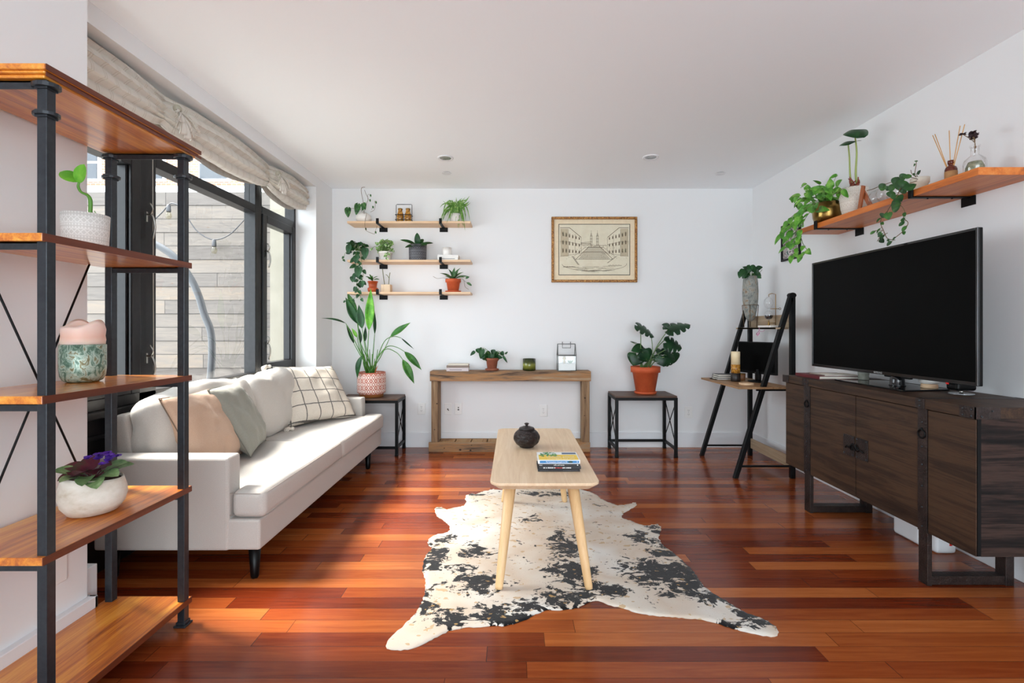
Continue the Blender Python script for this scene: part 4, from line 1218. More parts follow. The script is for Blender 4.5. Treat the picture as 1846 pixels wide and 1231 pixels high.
for a, b, r in ((210, 1117, .006), (357, 1132, .012), (452, 1137, .01), (462, 1090, .006), (118, 948, .006), (140, 707, .008), (1512, 655, .009), (1508, 818, .006)):
    p = P(760 + a / 5.128, 590 + b / 5.128, yf - .0006)
    if b < 1000: p.y = yf + .0114
    kn.prism([(p.x + r * math.cos(q * PI / 5), p.z + r * .8 * math.sin(q * PI / 5)) for q in range(10)], 0, .0006, Matrix(((1, 0, 0, 0), (0, 0, -1, p.y + .0006), (0, 1, 0, 0), (0, 0, 0, 1))))
part('knots', kn, plain('wood_knot', (58, 40, 28), .9), t)
ZT_ = .7865
M_COVC = plain('cream_cover', (222, 212, 196), .6); M_COVM = plain('mauve_grey_cover', (204, 194, 196), .6)
bx0, bx1 = X_at(805, 4.72), X_at(844.5, 4.72)
book('grey brown spined book on top of the console stack', bx0, bx1, 4.715, 4.86, ZT_ + .033, ZT_ + .055, M_COVG, 'front', 'books on the rustic console')
b = book('pale spined book at the bottom of the console stack', bx0, bx1 + .001, 4.712, 4.86, ZT_, ZT_ + .032, M_COVM, 'front', 'books on the rustic console')
part('spine_line', MB().box(bx0 + .03, bx0 + .15, 4.7115, 4.712, ZT_ + .012, ZT_ + .016), M_INK, b)
b = book('thin worn cream booklet lying on the console book stack', bx0 + .012, bx1 - .004, 4.73, 4.86, ZT_ + .0555, ZT_ + .067, M_COVC, 'front', 'books on the rustic console')
c = Vector((X_at(887, 4.79), 4.79, ZT_))
t = plant('potted_ivy', 'small heartleaf vine in a dull terracotta pot on the console', *c)
part('pot', MB().lathe([(.04, .012), (.045, .014), (.056, .09), (.072, .108), (.072, .125), (.064, .125), (.06, .11), (.001, .11)], c, 36), M_TERRAD, t)
part('saucer', MB().lathe([(.055, 0), (.066, .004), (.068, .018), (.05, .022), (.001, .02)], c, 36), M_TERRAD, t)
lf, st = MB(), MB()
Q8 = lambda a, b, Y=4.74: P(760 + a / 5.128, 590 + b / 5.128, Y)
foliage(lf, st, c, 20, .075, .06, .05, 61, z0=.12)
for a, b, a2, b2, w__ in ((490, 225, 450, 262, .035), (515, 200, 530, 240, .045), (560, 205, 545, 292, .06), (575, 260, 545, 290, .05), (640, 250, 645, 300, .065), (660, 210, 665, 258, .05), (735, 230, 760, 262, .045), (755, 270, 793, 330, .025), (775, 245, 798, 225, .02), (540, 190, 550, 205, .03)):
    leaf(lf, Q8(a, b), Q8(a2, b2), w__, (.1, -1, .5)); st.tube([c + Vector((0, -.02, .115)), (c + Vector((0, -.02, .2)) + Q8(a, b)) / 2 + Vector((0, 0, .0)), Q8(a, b)], .0018, 5, 3)
part('leaves', lf, L_DARK, t); part('stems', st, M_STEM, t)
c = Vector((X_at(954, 4.78), 4.78, ZT_))
t = thing('glass_candle', 'green glass candle tumbler on the rustic console', 'candle', c)
mm = Mat('olive_glass', (80, 84, 30), .15); x, y, z = mm.xyz(); mm.color(mm.ramp(z / .12 + mm.noise(mm.co(), 24, 3) * .25, [(.2, (38, 46, 18)), (.45, (110, 116, 46)), (.62, (134, 138, 66)), (.8, (66, 74, 30)), (1, (40, 50, 22))]))
part('tumbler', MB().lathe([(.055, 0), (.064, .005), (.064, .118), (.06, .118), (.058, .075), (.001, .074)], c, 36), mm.m, t)
part('wick', MB().tube([c + Vector((0, 0, .074)), c + Vector((0, 0, .088))], .0012, 5), M_INK, t)
c = Vector((X_at(1021, 4.78), 4.775, ZT_))
t = thing('glass_terrarium', 'metal framed glass terrarium caddy with a hinged handle', 'terrarium', c)
M_ZINC = noisy('aged_zinc', (104, 108, 108), (140, 144, 142), 40, .4, metal=.7)
f_ = MB(); hx, hy = .088, .055; x_, y_, z_ = c
def B(x0, y0, z0, x1, y1, z1, r=.0042): f_.tube([(x_ + x0, y_ + y0, z_ + z0), (x_ + x1, y_ + y1, z_ + z1)], r, 6)
for sx in (-1, 1):
    for sy in (-1, 1):
        B(sx * hx, sy * hy, .004, sx * hx, sy * hy, .15); B(sx * hx, sy * hy, .15, sx * hx * .98, sy * .006, .262)
    B(sx * hx, -hy, .004, sx * hx, hy, .004); B(sx * hx, -hy, .15, sx * hx, hy, .15)
for sy in (-1, 1):
    B(-hx, sy * hy, .004, hx, sy * hy, .004); B(-hx, sy * hy, .15, hx, sy * hy, .15)
B(-hx, 0, .263, hx, 0, .263)
part('frame', f_, M_ZINC, t)
part('handle', MB().tube([(x_ - .04, y_ - .006, z_ + .285), (x_ - .04, y_ - .006, z_ + .225), (x_ + .04, y_ - .006, z_ + .225), (x_ + .04, y_ - .006, z_ + .285)], .004, 6), M_ZINC, t)
part('glass', MB().box(x_ - hx, x_ + hx, y_ - hy - .001, y_ - hy + .001, z_ + .004, z_ + .15).box(x_ - hx, x_ + hx, y_ + hy - .001, y_ + hy + .001, z_ + .004, z_ + .15).box(x_ - hx - .001, x_ - hx + .001, y_ - hy, y_ + hy, z_ + .004, z_ + .15).box(x_ + hx - .001, x_ + hx + .001, y_ - hy, y_ + hy, z_ + .004, z_ + .15), M_CLEAR, t)
part('sand', MB().box(x_ - hx + .006, x_ + hx - .006, y_ - hy + .006, y_ + hy - .006, z_ + .006, z_ + .07), noisy('pale_sand', (150, 144, 136), (172, 166, 158), 60, .95, .3), t)
p_ = MB(); 
for k in range(9):
    a = k * .7; leaf(p_, (x_ + .035, y_ - .02, z_ + .068), (x_ + .035 + .03 * math.cos(a), y_ - .02 + .02 * math.sin(a), z_ + .105), .01, (0, -1, .2), 'lance')
part('succulent', p_, L_MID, t)
part('figurine', MB().lathe([(.012, 0), (.012, .03), (.006, .034), (.018, .05), (.014, .07), (.001, .076)], (x_ - .02, y_ - .01, z_ + .068), 14), noisy('ochre_figure', (60, 48, 34), (176, 148, 66), 30, .5), t)

# ---------------------------------------------------------------- framed print
t = thing('framed_print', 'gold framed sepia etching of a city square and stairs on the back wall', 'picture', (X_at(1071, YB), YB, 2.0))
px0, px1, pz0, pz1 = X_at(994, 4.89), X_at(1148.5, 4.89), 1.2 - (509 - CY) / F * 4.89, 1.2 - (391 - CY) / F * 4.89
mg = Mat('carved_gilt', (150, 96, 40), .4, metal=.35); mg.color(mg.ramp(mg.noise(mg.co(), 120, 3, .7), [(.35, (70, 44, 22)), (.5, (146, 92, 36)), (.68, (212, 164, 92))])); mg.bump(mg.noise(mg.co(), 90, 3), .8, .004)
fw = .026
f_ = MB()
for a, b, c_, d in ((px0, px1, pz1 - fw, pz1), (px0, px1, pz0, pz0 + fw), (px0, px0 + fw, pz0 + fw, pz1 - fw), (px1 - fw, px1, pz0 + fw, pz1 - fw)): f_.box(a, b, YB - .028, YB - .001, c_, d)
part('frame', f_, mg.m, t, bevel=.006, seg=3)
part('mat_board', MB().box(px0 + fw, px1 - fw, YB - .014, YB - .002, pz0 + fw, pz1 - fw), noisy('cream_mat', (226, 208, 176), (232, 216, 186), 40, .9), t)
ix0, ix1, iz0, iz1 = px0 + .072, px1 - .072, pz0 + .072, pz1 - .072
part('inner_line', MB().box(ix0, ix1, YB - .015, YB - .014, iz0, iz1), plain('ink_line', (24, 24, 26), .6), t)
mpz = Mat('aged_print', (204, 196, 170), .9); x, y, z = mpz.xyz()
mpz.color(mpz.ramp(mpz.noise(mpz.mapping((1, 1, 1)), 9, 4, .7), [(.3, (224, 218, 196)), (.7, (214, 206, 182))]))
part('paper', MB().box(ix0 + .006, ix1 - .006, YB - .0158, YB - .015, iz0 + .006, iz1 - .006), mpz.m, t)
dr = MB(); sh = MB(); YD = YB - .0162
W_, H_ = ix1 - ix0 - .03, iz1 - iz0 - .03
def D(u, v): return Vector((ix0 + .015 + u * W_, YD, iz0 + .015 + v * H_))
def ln2(u0, v0, u1, v1, w=.0016): dr.beam(D(u0, v0), D(u1, v1), w * 1.35, .0004, (0, 1, 0))
def quad(*uv):
    sh.add([D(*q) + Vector((0, -.0002 if len(uv) else 0, 0)) for q in uv], [tuple(range(len(uv)))[::-1]])
random.seed(2)
# left and right rows of houses in perspective
for s in (0, 1):
    T = (lambda u: u) if s == 0 else (lambda u: 1 - u)
    pts = [(.0, .95), (.14, .95), (.31, .75)]
    for a, b in zip(pts, pts[1:]): ln2(T(a[0]), a[1], T(b[0]), b[1], .0035)
    for (a, b, c_) in ((.0, .02, .93), (.12, .3, .92), (.22, .36, .82), (.31, .42, .74)): ln2(T(a if a else .01), .36 if a < .2 else .42, T(a if a else .01), c_, .0016)
    ln2(T(.0), .66, T(.12), .66); ln2(T(.12), .66, T(.31), .6); ln2(T(.0), .36, T(.31), .42)
    quad((T(.01), .36), (T(.115), .36), (T(.115), .93), (T(.01), .93)) if s == 0 else quad((T(.115), .36), (T(.01), .36), (T(.01), .93), (T(.115), .93))
    for r in range(3):
        for k in range(6):
            u = .035 + k * .048; v = .44 + r * .17 - k * .006 * (r + .5)
            if k > 1 and v > .88 - k * .03: continue
            wd, hh = .016 - k * .0012, .075 - k * .006
            for q in range(4): ln2(T(u + wd * q / 3), v, T(u + wd * q / 3), v + hh, .0018)
            ln2(T(u - .004), v + hh + .01, T(u + wd + .004), v + hh + .01, .0018)
# stairway, terraces
for k in range(26):
    v = .30 + k * .0105; hw = .235 - k * .0062
    ln2(.5 - hw, v, .5 + hw, v, .0009 + .0005 * (k % 3 == 0))
for v, hw in ((.30, .28), (.45, .17), (.545, .12), (.585, .18)): ln2(.5 - hw, v, .5 + hw, v, .0022)
for s in (-1, 1):
    ln2(.5 + s * .27, .3, .5 + s * .08, .56, .003); ln2(.5 + s * .3, .36, .5 + s * .12, .56, .0016)
    # twin bell towers
    u = .5 + s * .045
    for q in (-.014, 0, .014): ln2(u + q, .58, u + q, .78, .0016)
    for v in (.6, .66, .72, .78): ln2(u - .018, v, u + .018, v, .0018)
    for k in range(7): ln2(u - .014 * math.cos(k * .22), .78 + .012 * k, u + .014 * math.cos(k * .22), .78 + .012 * k, .0018)
    ln2(u, .86, u, .9, .0012)
ln2(.3, .64, .455, .66, .002); ln2(.3, .62, .455, .62, .0012)
for k in range(16): ln2(.305 + k * .0095, .6, .305 + k * .0095, .64, .0012)
# trees and crowd hatching
for k in range(260):
    u = random.gauss(.5, .2); v = .3 + random.random() * .3
    if .4 < u < .6 and v < .54: continue
    if 0.02 < u < .98: ln2(u, v, u + random.uniform(-.006, .006), v + random.uniform(.006, .02), .0014)
# fountain basin
for k in range(40):
    a = PI * k / 39
    ln2(.5 - .47 * math.cos(a), .2 - .14 * math.sin(a), .5 - .47 * math.cos(a + PI / 39), .2 - .14 * math.sin(a + PI / 39), .002)
for k in range(34):
    v = .045 + .15 * random.random(); hw = .42 * math.sqrt(max(0, 1 - ((.2 - v) / .16) ** 2)); a = random.uniform(-hw, hw * .6)
    ln2(.5 + a, v * .8, .5 + a + random.uniform(.04, .2), v * .8, .0012)
for k in range(10):
    ln2(.17 + k * .009, .36 - k * .018, .2 + k * .009, .35 - k * .018, .003); ln2(.83 - k * .013, .36 - k * .014, .8 - k * .013, .35 - k * .014, .002)
for k in range(14): ln2(.04 + k * .012, .14 + .006 * (k % 3), .07 + k * .012, .14, .002); ln2(.7 + k * .014, .17 + .01 * (k % 3), .72 + k * .014, .16, .0018)
M_SEP = plain('sepia_ink', (88, 72, 56), .9)
part('etched_lines', dr, M_SEP, t)
part('etched_shade', sh, plain('sepia_wash', (190, 178, 152), .9), t)

# ---------------------------------------------------------------- cowhide rug
rug_px = [(400,78),(425,70),(440,74),(475,62),(520,52),(560,54),(600,46),(700,42),(800,38),(880,44),(940,58),(965,66),(985,75),(1010,96),(1040,110),(1085,125),(1125,119),(1162,110),(1168,120),(1150,134),(1130,145),(1110,155),(1100,168),(1102,180),(1140,193),(1170,204),(1200,213),(1228,212),(1262,206),(1279,222),(1272,245),(1265,265),(1275,290),(1290,305),(1320,326),(1350,350),(1380,378),(1405,400),(1425,422),(1440,445),(1460,474),(1480,495),(1520,522),(1560,545),(1605,574),(1650,600),(1700,620),(1740,635),(1768,648),(1790,665),(1806,690),(1800,705),(1770,710),(1735,706),(1700,700),(1650,688),(1600,675),(1530,652),(1480,638),(1430,630),(1370,626),(1300,620),(1240,616),(1180,605),(1130,592),(1080,578),(1040,568),(1005,554),(980,548),(955,556),(930,568),(905,580),(880,585),(850,590),(820,592),(770,590),(735,602),(700,615),(670,632),(640,645),(600,657),(560,662),(480,665),(400,670),(355,676),(320,685),(270,712),(220,735),(170,758),(120,770),(90,772),(60,770),(42,764),(35,752),(45,730),(68,704),(100,680),(130,650),(160,620),(180,594),(195,570),(207,540),(215,510),(216,480),(213,450),(206,430),(203,410),(206,385),(213,362),(222,340),(240,325),(243,312),(228,302),(226,288),(236,270),(255,258),(285,252),(318,243),(328,228),(324,212),(308,197),(290,185),(273,174),(262,160),(258,140),(270,131),(290,132),(312,142),(330,138),(360,132),(390,125),(402,110),(396,95)]
pts = []
for a, b in rug_px:
    px, py = 680 + a / 2.4946, 860 + b / 2.4946
    Y = 1.192 * F / (py - CY); pts.append(Vector(((px - CX) / F * Y, Y, 0)))
random.seed(4)
dense = []
for i in range(len(pts)):
    a, b = pts[i], pts[(i + 1) % len(pts)]
    k = max(1, int((b - a).length / .012))
    for j in range(k):
        p = a.lerp(b, j / k); nrm = Vector((b.y - a.y, a.x - b.x, 0)).normalized()
        dense.append(p + nrm * random.uniform(-.0035, .0035))
rc = Vector((.15, 2.45, 0))
import bmesh
from mathutils.geometry import delaunay_2d_cdt
vin = [Vector((p.x, p.y)) for p in dense]
xs_ = [p.x for p in vin]; ys_ = [p.y for p in vin]
nb = len(vin)
gx = min(xs_)
def inside(x, y):
    c_ = False; j = nb - 1
    for i in range(nb):
        if (vin[i].y > y) != (vin[j].y > y) and x < (vin[j].x - vin[i].x) * (y - vin[i].y) / (vin[j].y - vin[i].y) + vin[i].x: c_ = not c_
        j = i
    return c_
ext = []
while gx < max(xs_):
    gy = min(ys_)
    while gy < max(ys_):
        if inside(gx, gy): ext.append(Vector((gx + random.uniform(-.004, .004), gy + random.uniform(-.004, .004))))
        gy += .022
    gx += .022
vo, eo, fo, _, _, _ = delaunay_2d_cdt(vin + ext, [(i, (i + 1) % nb) for i in range(nb)], [list(range(nb))], 1, 1e-5)
rg = MB()
bound = set()
from collections import Counter
ec = Counter()
for f in fo:
    for i in range(len(f)): ec[tuple(sorted((f[i], f[(i + 1) % len(f)])))] += 1
for e, k in ec.items():
    if k == 1: bound |= set(e)
topv = [Vector((v.x, v.y, (.003 if i in bound else .0075 + .0012 * noise.noise(Vector((v.x * 30, v.y * 30, 0)))))) for i, v in enumerate(vo)]
rg.add(topv, [tuple(f) for f in fo], True)
bmx = [(i, j) for (i, j), k in ec.items() if k == 1]
nv = len(topv)
base_i = len(rg.v)
for v in vo: rg.v.append(Vector((v.x, v.y, .0008)))
for f in fo:
    L_ = len(f)
    for i in range(L_):
        a, b = f[i], f[(i + 1) % L_]
        if ec[tuple(sorted((a, b)))] == 1:
            rg.f.append([b, a, base_i + a, base_i + b]); rg.sm.append(False)
    rg.f.append([base_i + i for i in f][::-1]); rg.sm.append(False)
mr = Mat('cowhide', (226, 216, 200), .9, spec=.15, sheen=.2)
x, y, z = mr.xyz()
def blob(cx_, cy_, rx, ry, amp=1.0):
    a = (x - cx_) / rx; b = (y - cy_) / ry
    return (((a * a + b * b) * -1.0 + 1.0).max(0.0)) * amp
def rug_at(a, b):
    px, py = 680 + a / 2.4946, 860 + b / 2.4946; Y = 1.192 * F / (py - CY); return (px - CX) / F * Y - rc.x, Y - rc.y
fld = None
for (a, b, rx, ry, am) in ((1400, 430, .42, .2, .34), (1180, 400, .2, .16, .2), (1320, 330, .2, .14, .22), (840, 320, .13, .34, .26), (860, 420, .16, .2, .3), (850, 540, .2, .12, .26), (1020, 500, .16, .08, .3), (440, 480, .2, .14, .24), (240, 360, .14, .24, .28), (430, 330, .12, .12, .24), (590, 640, .22, .07, .34), (340, 630, .14, .09, .28), (560, 590, .16, .07, .24), (1720, 640, .2, .09, .3), (1500, 540, .22, .1, .26), (1330, 520, .1, .08, .22), (230, 550, .08, .16, .22), (300, 280, .12, .08, .2), (700, 570, .14, .08, .24), (1190, 280, .14, .14, .24), (1245, 235, .08, .1, .24), (770, 75, .3, .12, .22), (460, 72, .12, .08, .2), (500, 340, .1, .1, .16), (690, 190, .12, .08, .2), (390, 410, .1, .06, .18), (290, 140, .1, .1, .12), (930, 560, .1, .05, .2), (1620, 660, .2, .05, .25)):
    cx_, cy_ = rug_at(a, b); q = blob(cx_, cy_, rx, ry, am)
    fld = q if fld is None else fld.max(q)
mpg = mr.mapping((1.0, 1.35, 1), rot=(0, 0, .12))
n1 = mr.noise(mpg, 11, 5, .72, .9)
n2 = mr.noise(mpg, 42, 3, .6, .3)
blk = (n1 * .8 + n2 * .2 + fld * .62).step(.598, .622)
sm_ = (mr.noise(mpg, 30, 3, .7) > .715)
gold = (mr.noise(mr.mapping((1, 1.3, 1), loc=(5, 2, 0)), 24, 2, .5) > .655)
n3 = mr.noise(mr.mapping((1, 1, 1), loc=(9, 9, 0)), 2.2, 3, .5)
basec = mr.ramp(n3, [(.35, (214, 211, 204)), (.52, (200, 184, 166)), (.7, (214, 210, 200))])
c1 = mr.mix(gold * .75, basec, (178, 146, 100))
tri = mr.noise(mr.mapping((60, 200, 1)), 2, 3, .6)
c2 = mr.mix(blk.max(sm_ * .8), c1, (10, 11, 15))
gold2 = (mr.noise(mr.mapping((1, 1.3, 1), loc=(1, 7, 0)), 30, 2, .5) > .68)
mr.color(mr.mix(gold2 * blk * .8, c2, (176, 140, 84)))
mr.bump(tri + n2 * .6, .55, .004)
o = solo('cowhide_rug', rg, mr.m, 'cream cowhide rug with black and gold speckles under the coffee table', 'rug', rc)

# ---------------------------------------------------------------- coffee table
t = thing('coffee_table', 'pale ash coffee table with rounded corners and splayed round legs', 'coffee table', (.147, 2.78, 0))
def rrect(x0, x1, y0, y1, r, k=8):
    o_ = []
    for cx_, cy_, a0 in ((x1 - r, y1 - r, 0), (x0 + r, y1 - r, PI / 2), (x0 + r, y0 + r, PI), (x1 - r, y0 + r, 3 * PI / 2)):
        for i in range(k + 1):
            a = a0 + PI / 2 * i / k; o_.append((cx_ + r * math.cos(a), cy_ + r * math.sin(a)))
    return o_
tb = MB()
x0, x1, y0, y1 = -.108, .394, 2.19, 3.40
o1, o2 = rrect(x0, x1, y0, y1, .05), rrect(x0 + .035, x1 - .035, y0 + .035, y1 - .035, .03)
n = len(o1)
vs = [(x, y, .5) for x, y in o1] + [(x, y, .488) for x, y in o1] + [(x, y, .462) for x, y in o2]
fs = [tuple(range(n))] + [(i, n + i, n + (i + 1) % n, (i + 1) % n) for i in range(n)] + [(n + i, 2 * n + i, 2 * n + (i + 1) % n, n + (i + 1) % n) for i in range(n)] + [tuple(range(2 * n, 3 * n))[::-1]]
tb.add(vs, fs); 
part('tabletop', tb, M_OAKY, t, bevel=.002)
for fx, fy, tx, ty in ((-.068, 2.215, -.015, 2.30), (.345, 2.215, .28, 2.30), (.352, 3.335, .29, 3.26), (-.068, 3.335, -.005, 3.26)):
    a = Vector((fx, fy, .0095)); b = Vector((tx, ty, .463))
    part('leg', MB().tube([a, a.lerp(b, .03), b], [.017, .0185, .028], 20), M_OAKZ, t)
# carved pot
def carve(p, a):
    k = max(0, math.sin(PI * min(1, max(0, (p.z - .008) / .09))))
    w_ = math.sin(a * 6 + 9 * math.sin(p.z * 55)) + .8 * math.sin(a * 11 - p.z * 160)
    s_ = 1 + .028 * k * (1 if w_ > .3 else -.6 if w_ < -.3 else 0)
    return Vector((p.x * s_, p.y * s_, p.z))
c = Vector((X_at(949.5, 2.86), 2.86, .5005))
t = thing('carved_lidded_pot', 'round dark carved pot with a knobbed lid on the coffee table', 'pot', c)
mm = Mat('carved_dark_wood', (46, 24, 18), .22, spec=.5)
vv = mm.voro(mm.mapping((1, 1, 1.2)), 34); vv2 = mm.noise(mm.co(), 40, 4, .7, 2.0)
mm.color(mm.ramp(vv2, [(.35, (12, 6, 6)), (.55, (34, 16, 12)), (.7, (66, 32, 22))])); mm.bump(vv2 * 1.4 + X(mm.t, vv.outputs[0]) * .6, 1.0, .009)
part('body', MB().lathe([(.036, 0), (.042, .003), (.042, .008), (.052, .013), (.062, .021), (.07, .032), (.0745, .043), (.0765, .055), (.0755, .067), (.072, .078), (.066, .088), (.058, .096), (.048, .103), (.043, .106), (.04, .106)], c, 110, fn=carve), mm.m, t)
part('lid', MB().lathe([(.045, .104), (.047, .108), (.043, .115), (.022, .123), (.009, .125), (.0075, .131), (.013, .136), (.015, .139), (.009, .143), (.001, .144)], c, 40), mm.m, t)
# books
M_YEL = plain('yellow_cover', (240, 202, 40), .4); M_WCV = plain('white_gloss_cover', (232, 236, 238), .35); M_BLU = plain('blue_spine', (42, 120, 176), .4)
M_BKC = plain('black_cover', (20, 20, 26), .4); M_RED = plain('red_ink', (200, 40, 36), .5); M_WINK = plain('white_ink', (236, 236, 236), .5)
bx0, bx1, by0, by1 = .120, .326, 2.372, 2.525
def stackbook(label, dx0, dx1, dy, z0, z1, mat): return book(label, bx0 + dx0, bx1 + dx1, by0 + dy, by1 + dy, z0, z1, mat, 'front', 'books stacked on the coffee table')
z = .5005
b1 = stackbook('black book at the bottom of the coffee table stack', -.001, -.001, -.004, z, z + .011, M_BKC)
b2 = stackbook('black book with red and white spine lettering, second from bottom', .004, .004, .0, z + .0112, z + .0235, M_BKC)
b3 = stackbook('thin black poetry book directly under the yellow gardening book', .002, .0, .002, z + .0237, z + .0365, M_BKC)
b4 = stackbook('yellow topped gardening book with blue spine on top of the coffee table stack', 0, 0, .001, z + .0367, z + .055, M_WCV)
zt = z + .055
part('spine_band', MB().box(bx0 + .008, bx1 - .005, by0 + .0002, by0 + .0009, z + .040, z + .052), M_BLU, b4)
text_obj('My houseplant changed my life', ((bx0 + bx1) / 2 - .012, by0 - .0003, z + .0463), .0085, M_WINK, b4)
text_obj('D', (bx1 - .014, by0 - .0003, z + .0463), .009, M_WINK, b4)
part('leaf_mark', MB().prism([(bx1 - .047 + .012 * math.cos(a) * (1 + .2 * math.sin(5 * a)), z + .046 + .005 * math.sin(a)) for a in [k * PI / 8 for k in range(16)]], 0, .0004, Matrix(((1, 0, 0, 0), (0, 0, -1, by0 + .0002), (0, 1, 0, 0), (0, 0, 0, 1)))), plain('teal_leaf', (20, 70, 66), .5), b4)
part('cover_panel', MB().box(bx0 + .006, bx1 - .006, by0 + .006, by0 + .100, zt, zt + .0004), M_YEL, b4)
part('cover_strip', MB().box(bx0 + .128, bx1 - .006, by0 + .112, by0 + .142, zt, zt + .0005), plain('slate_strip', (74, 96, 126), .5), b4)
gl = MB(); random.seed(9)
for k in range(46):
    a = Vector((bx0 + .016 + random.random() * .085, by0 + .088 + random.random() * .06 - (.03 if k % 5 == 0 else 0), zt + .0006 + k * .00001))
    leaf(gl, a, a + Vector((random.uniform(-.012, .02), random.uniform(-.022, .004), 0)), .011, (0, 0, 1), 'oval', 0, 0, 5, 2)
part('leaf_artwork', gl, leafmat('printed_leaf', (30, 104, 50), (54, 140, 66), (110, 180, 110), .5, 60), b4)
text_obj('house plant', (bx0 + .115, by0 + .060, zt + .0008), .030, M_WINK, b4, rot=(0, 0, 0))
text_obj('changed my life', (bx0 + .115, by0 + .028, zt + .0008), .022, M_WINK, b4, rot=(0, 0, 0))
text_obj('kaur', (bx0 + .014, by0 + .0015, z + .0302), .0085, M_WINK, b3); text_obj('milk and honey', ((bx0 + bx1) / 2, by0 + .0015, z + .0302), .0085, M_WINK, b3)
part('publisher_dot', MB().lathe([(.0028, 0), (.0028, .0004)], (bx1 - .012, by0 + .0018, z + .0302), 12, Matrix.Rotation(PI / 2, 4, 'X')), M_WINK, b3)
sp = MB(); rd = MB(); random.seed(33)
u = .022
while u < .155:
    wd = random.uniform(.0025, .007); tgt = rd if .075 < u < .115 else sp
    tgt.box(bx0 + .004 + u, bx0 + .004 + u + wd * .8, by0 - .0003, by0 - .0001, z + .0148, z + .0148 + random.uniform(.0035, .0052)); u += wd + random.choice((0, 0, .003))
part('spine_marks', sp, M_WINK, b2, label='small white spine lettering'); part('red_spine_marks', rd, M_RED, b2, label='small red spine lettering')
sp = MB(); u = .01
while u < .19:
    if not .05 < u < .12: sp.box(bx0 + u, bx0 + u + .0016, by0 - .0043, by0 - .0041, z + .005, z + .0068)
    u += random.uniform(.003, .006)
part('spine_marks', sp, plain('grey_ink', (120, 118, 124), .5), b1)

# ---------------------------------------------------------------- ladder desk on the right
def ladder_desk():
    t = thing('ladder_desk', 'black metal ladder desk with wooden top leaning in the right corner', 'desk', (2.02, 4.24, 0))
    y0, y1 = 3.87, 4.60
    for y in (y0, y1 - .035):
        part('rear_post', MB().box(2.222, 2.257, y, y + .035, .0, 1.47), M_BLACK, t, bevel=.002)
        M = MB()
        dx, dz = 2.237 - 1.783, 1.468
        M.add([(1.765, y, 0), (1.800, y, 0), (2.250, y, 1.468), (2.212, y, 1.468), (1.765, y + .035, 0), (1.800, y + .035, 0), (2.250, y + .035, 1.468), (2.212, y + .035, 1.468)],
              [(0, 1, 2, 3), (7, 6, 5, 4), (0, 4, 5, 1), (1, 5, 6, 2), (2, 6, 7, 3), (3, 7, 4, 0)])
        part('front_leg', M, M_BLACK, t, bevel=.002)
        part('hinge_cap', MB().prism([(2.235 + .03 * math.cos(a), 1.468 + .022 * math.sin(a)) for a in [k * PI / 8 for k in range(16)]], 0, .037, Matrix(((1, 0, 0, 0), (0, 0, 1, y - .001), (0, 1, 0, 0), (0, 0, 0, 1)))), M_BLACK, t, bevel=.003)
        part('side_rail', MB().box(1.80, 2.23, y + .01, y + .025, .088, .103), M_BLACK, t)
        part('side_rail', MB().box(1.95, 2.23, y + .01, y + .025, .70, .717), M_BLACK, t)
    part('desktop', MB().box(1.79, 2.222, 3.85, 4.62, .718, .734), M_DESK, t, bevel=.0015)
    part('upper_shelf', MB().box(2.115, 2.222, y0 + .036, y1 - .036, 1.196, 1.21).box(2.115, 2.15, y0 - .0, y1, 1.196, 1.21), M_DESKG, t, bevel=.001)
    part('back_board', MB().box(2.224, 2.236, y0 + .036, y1 - .036, 1.2105, 1.315), M_DESKG, t)
    part('low_board', MB().box(2.236, 2.25, y0 + .036, y1 - .036, .075, .165), M_DESKG, t)
ladder_desk()
# vase on stand
sc_ = Vector((2.168, 4.43, 1.2105))
t = thing('vase_stand', 'thin brown wire stand cradling the tall mottled vase', 'stand', sc_)
m = MB(); R_ = .072
ring = [sc_ + Vector((R_ * .93 * math.cos(k * PI / 12), R_ * .93 * math.sin(k * PI / 12), .205)) for k in range(25)]
m.tube(ring, .0028, 6)
for k in range(4):
    a = PI / 4 + k * PI / 2 + .3
    m.tube([sc_ + Vector((R_ * .7 * math.cos(a), R_ * .7 * math.sin(a), 0.003)), sc_ + Vector((R_ * .93 * math.cos(a), R_ * .93 * math.sin(a), .205))], .003, 6)
part('wire', m, plain('bronze_wire', (108, 88, 66), .4, metal=.7), t)
t = plant('tall_vase_plant', 'leafy cutting in a tall mottled grey bullet-shaped vase', *(sc_ + Vector((0, 0, .055))))
c = sc_ + Vector((0, 0, .055))
mm = Mat('mottled_stone_glaze', (116, 114, 106), .6); mm.color(mm.ramp(mm.noise(mm.mapping((1, 1, .8)), 26, 6, .7, .6), [(.3, (64, 70, 70)), (.45, (122, 126, 122)), (.55, (150, 150, 142)), (.63, (134, 104, 76)), (.72, (92, 86, 78))])); mm.bump(mm.noise(mm.co(), 60, 4), .5, .003)
part('vase', MB().lathe([(.006, 0), (.026, .012), (.044, .05), (.056, .11), (.0655, .2), (.068, .28), (.063, .36), (.056, .415), (.05, .415), (.05, .39), (.001, .385)], c, 40), mm.m, t)
lf, st = MB(), MB(); c2 = c + Vector((0, 0, .40))
foliage(lf, st, c2, 26, .075, .07, .055, 71, z0=.02, ymax=4.85, face=(-.3, -1, .4))
Q3 = lambda a, b, Y=4.38: P(1300 + a / 5.35, 470 + b / 5.35, Y)
for a, b, a2, b2, w__ in ((215, 90, 165, 150, .05), (235, 100, 205, 175, .05), (280, 50, 260, 120, .06), (290, 55, 340, 110, .055), (350, 70, 402, 62, .04), (330, 90, 345, 140, .05), (185, 110, 175, 170, .045)):
    leaf(lf, Q3(a, b), Q3(a2, b2), w__, (-.2, -1, .5))
st.tube([c2, Q3(340, 120), Q3(370, 115), Q3(395, 85)], .0018, 5, 3)
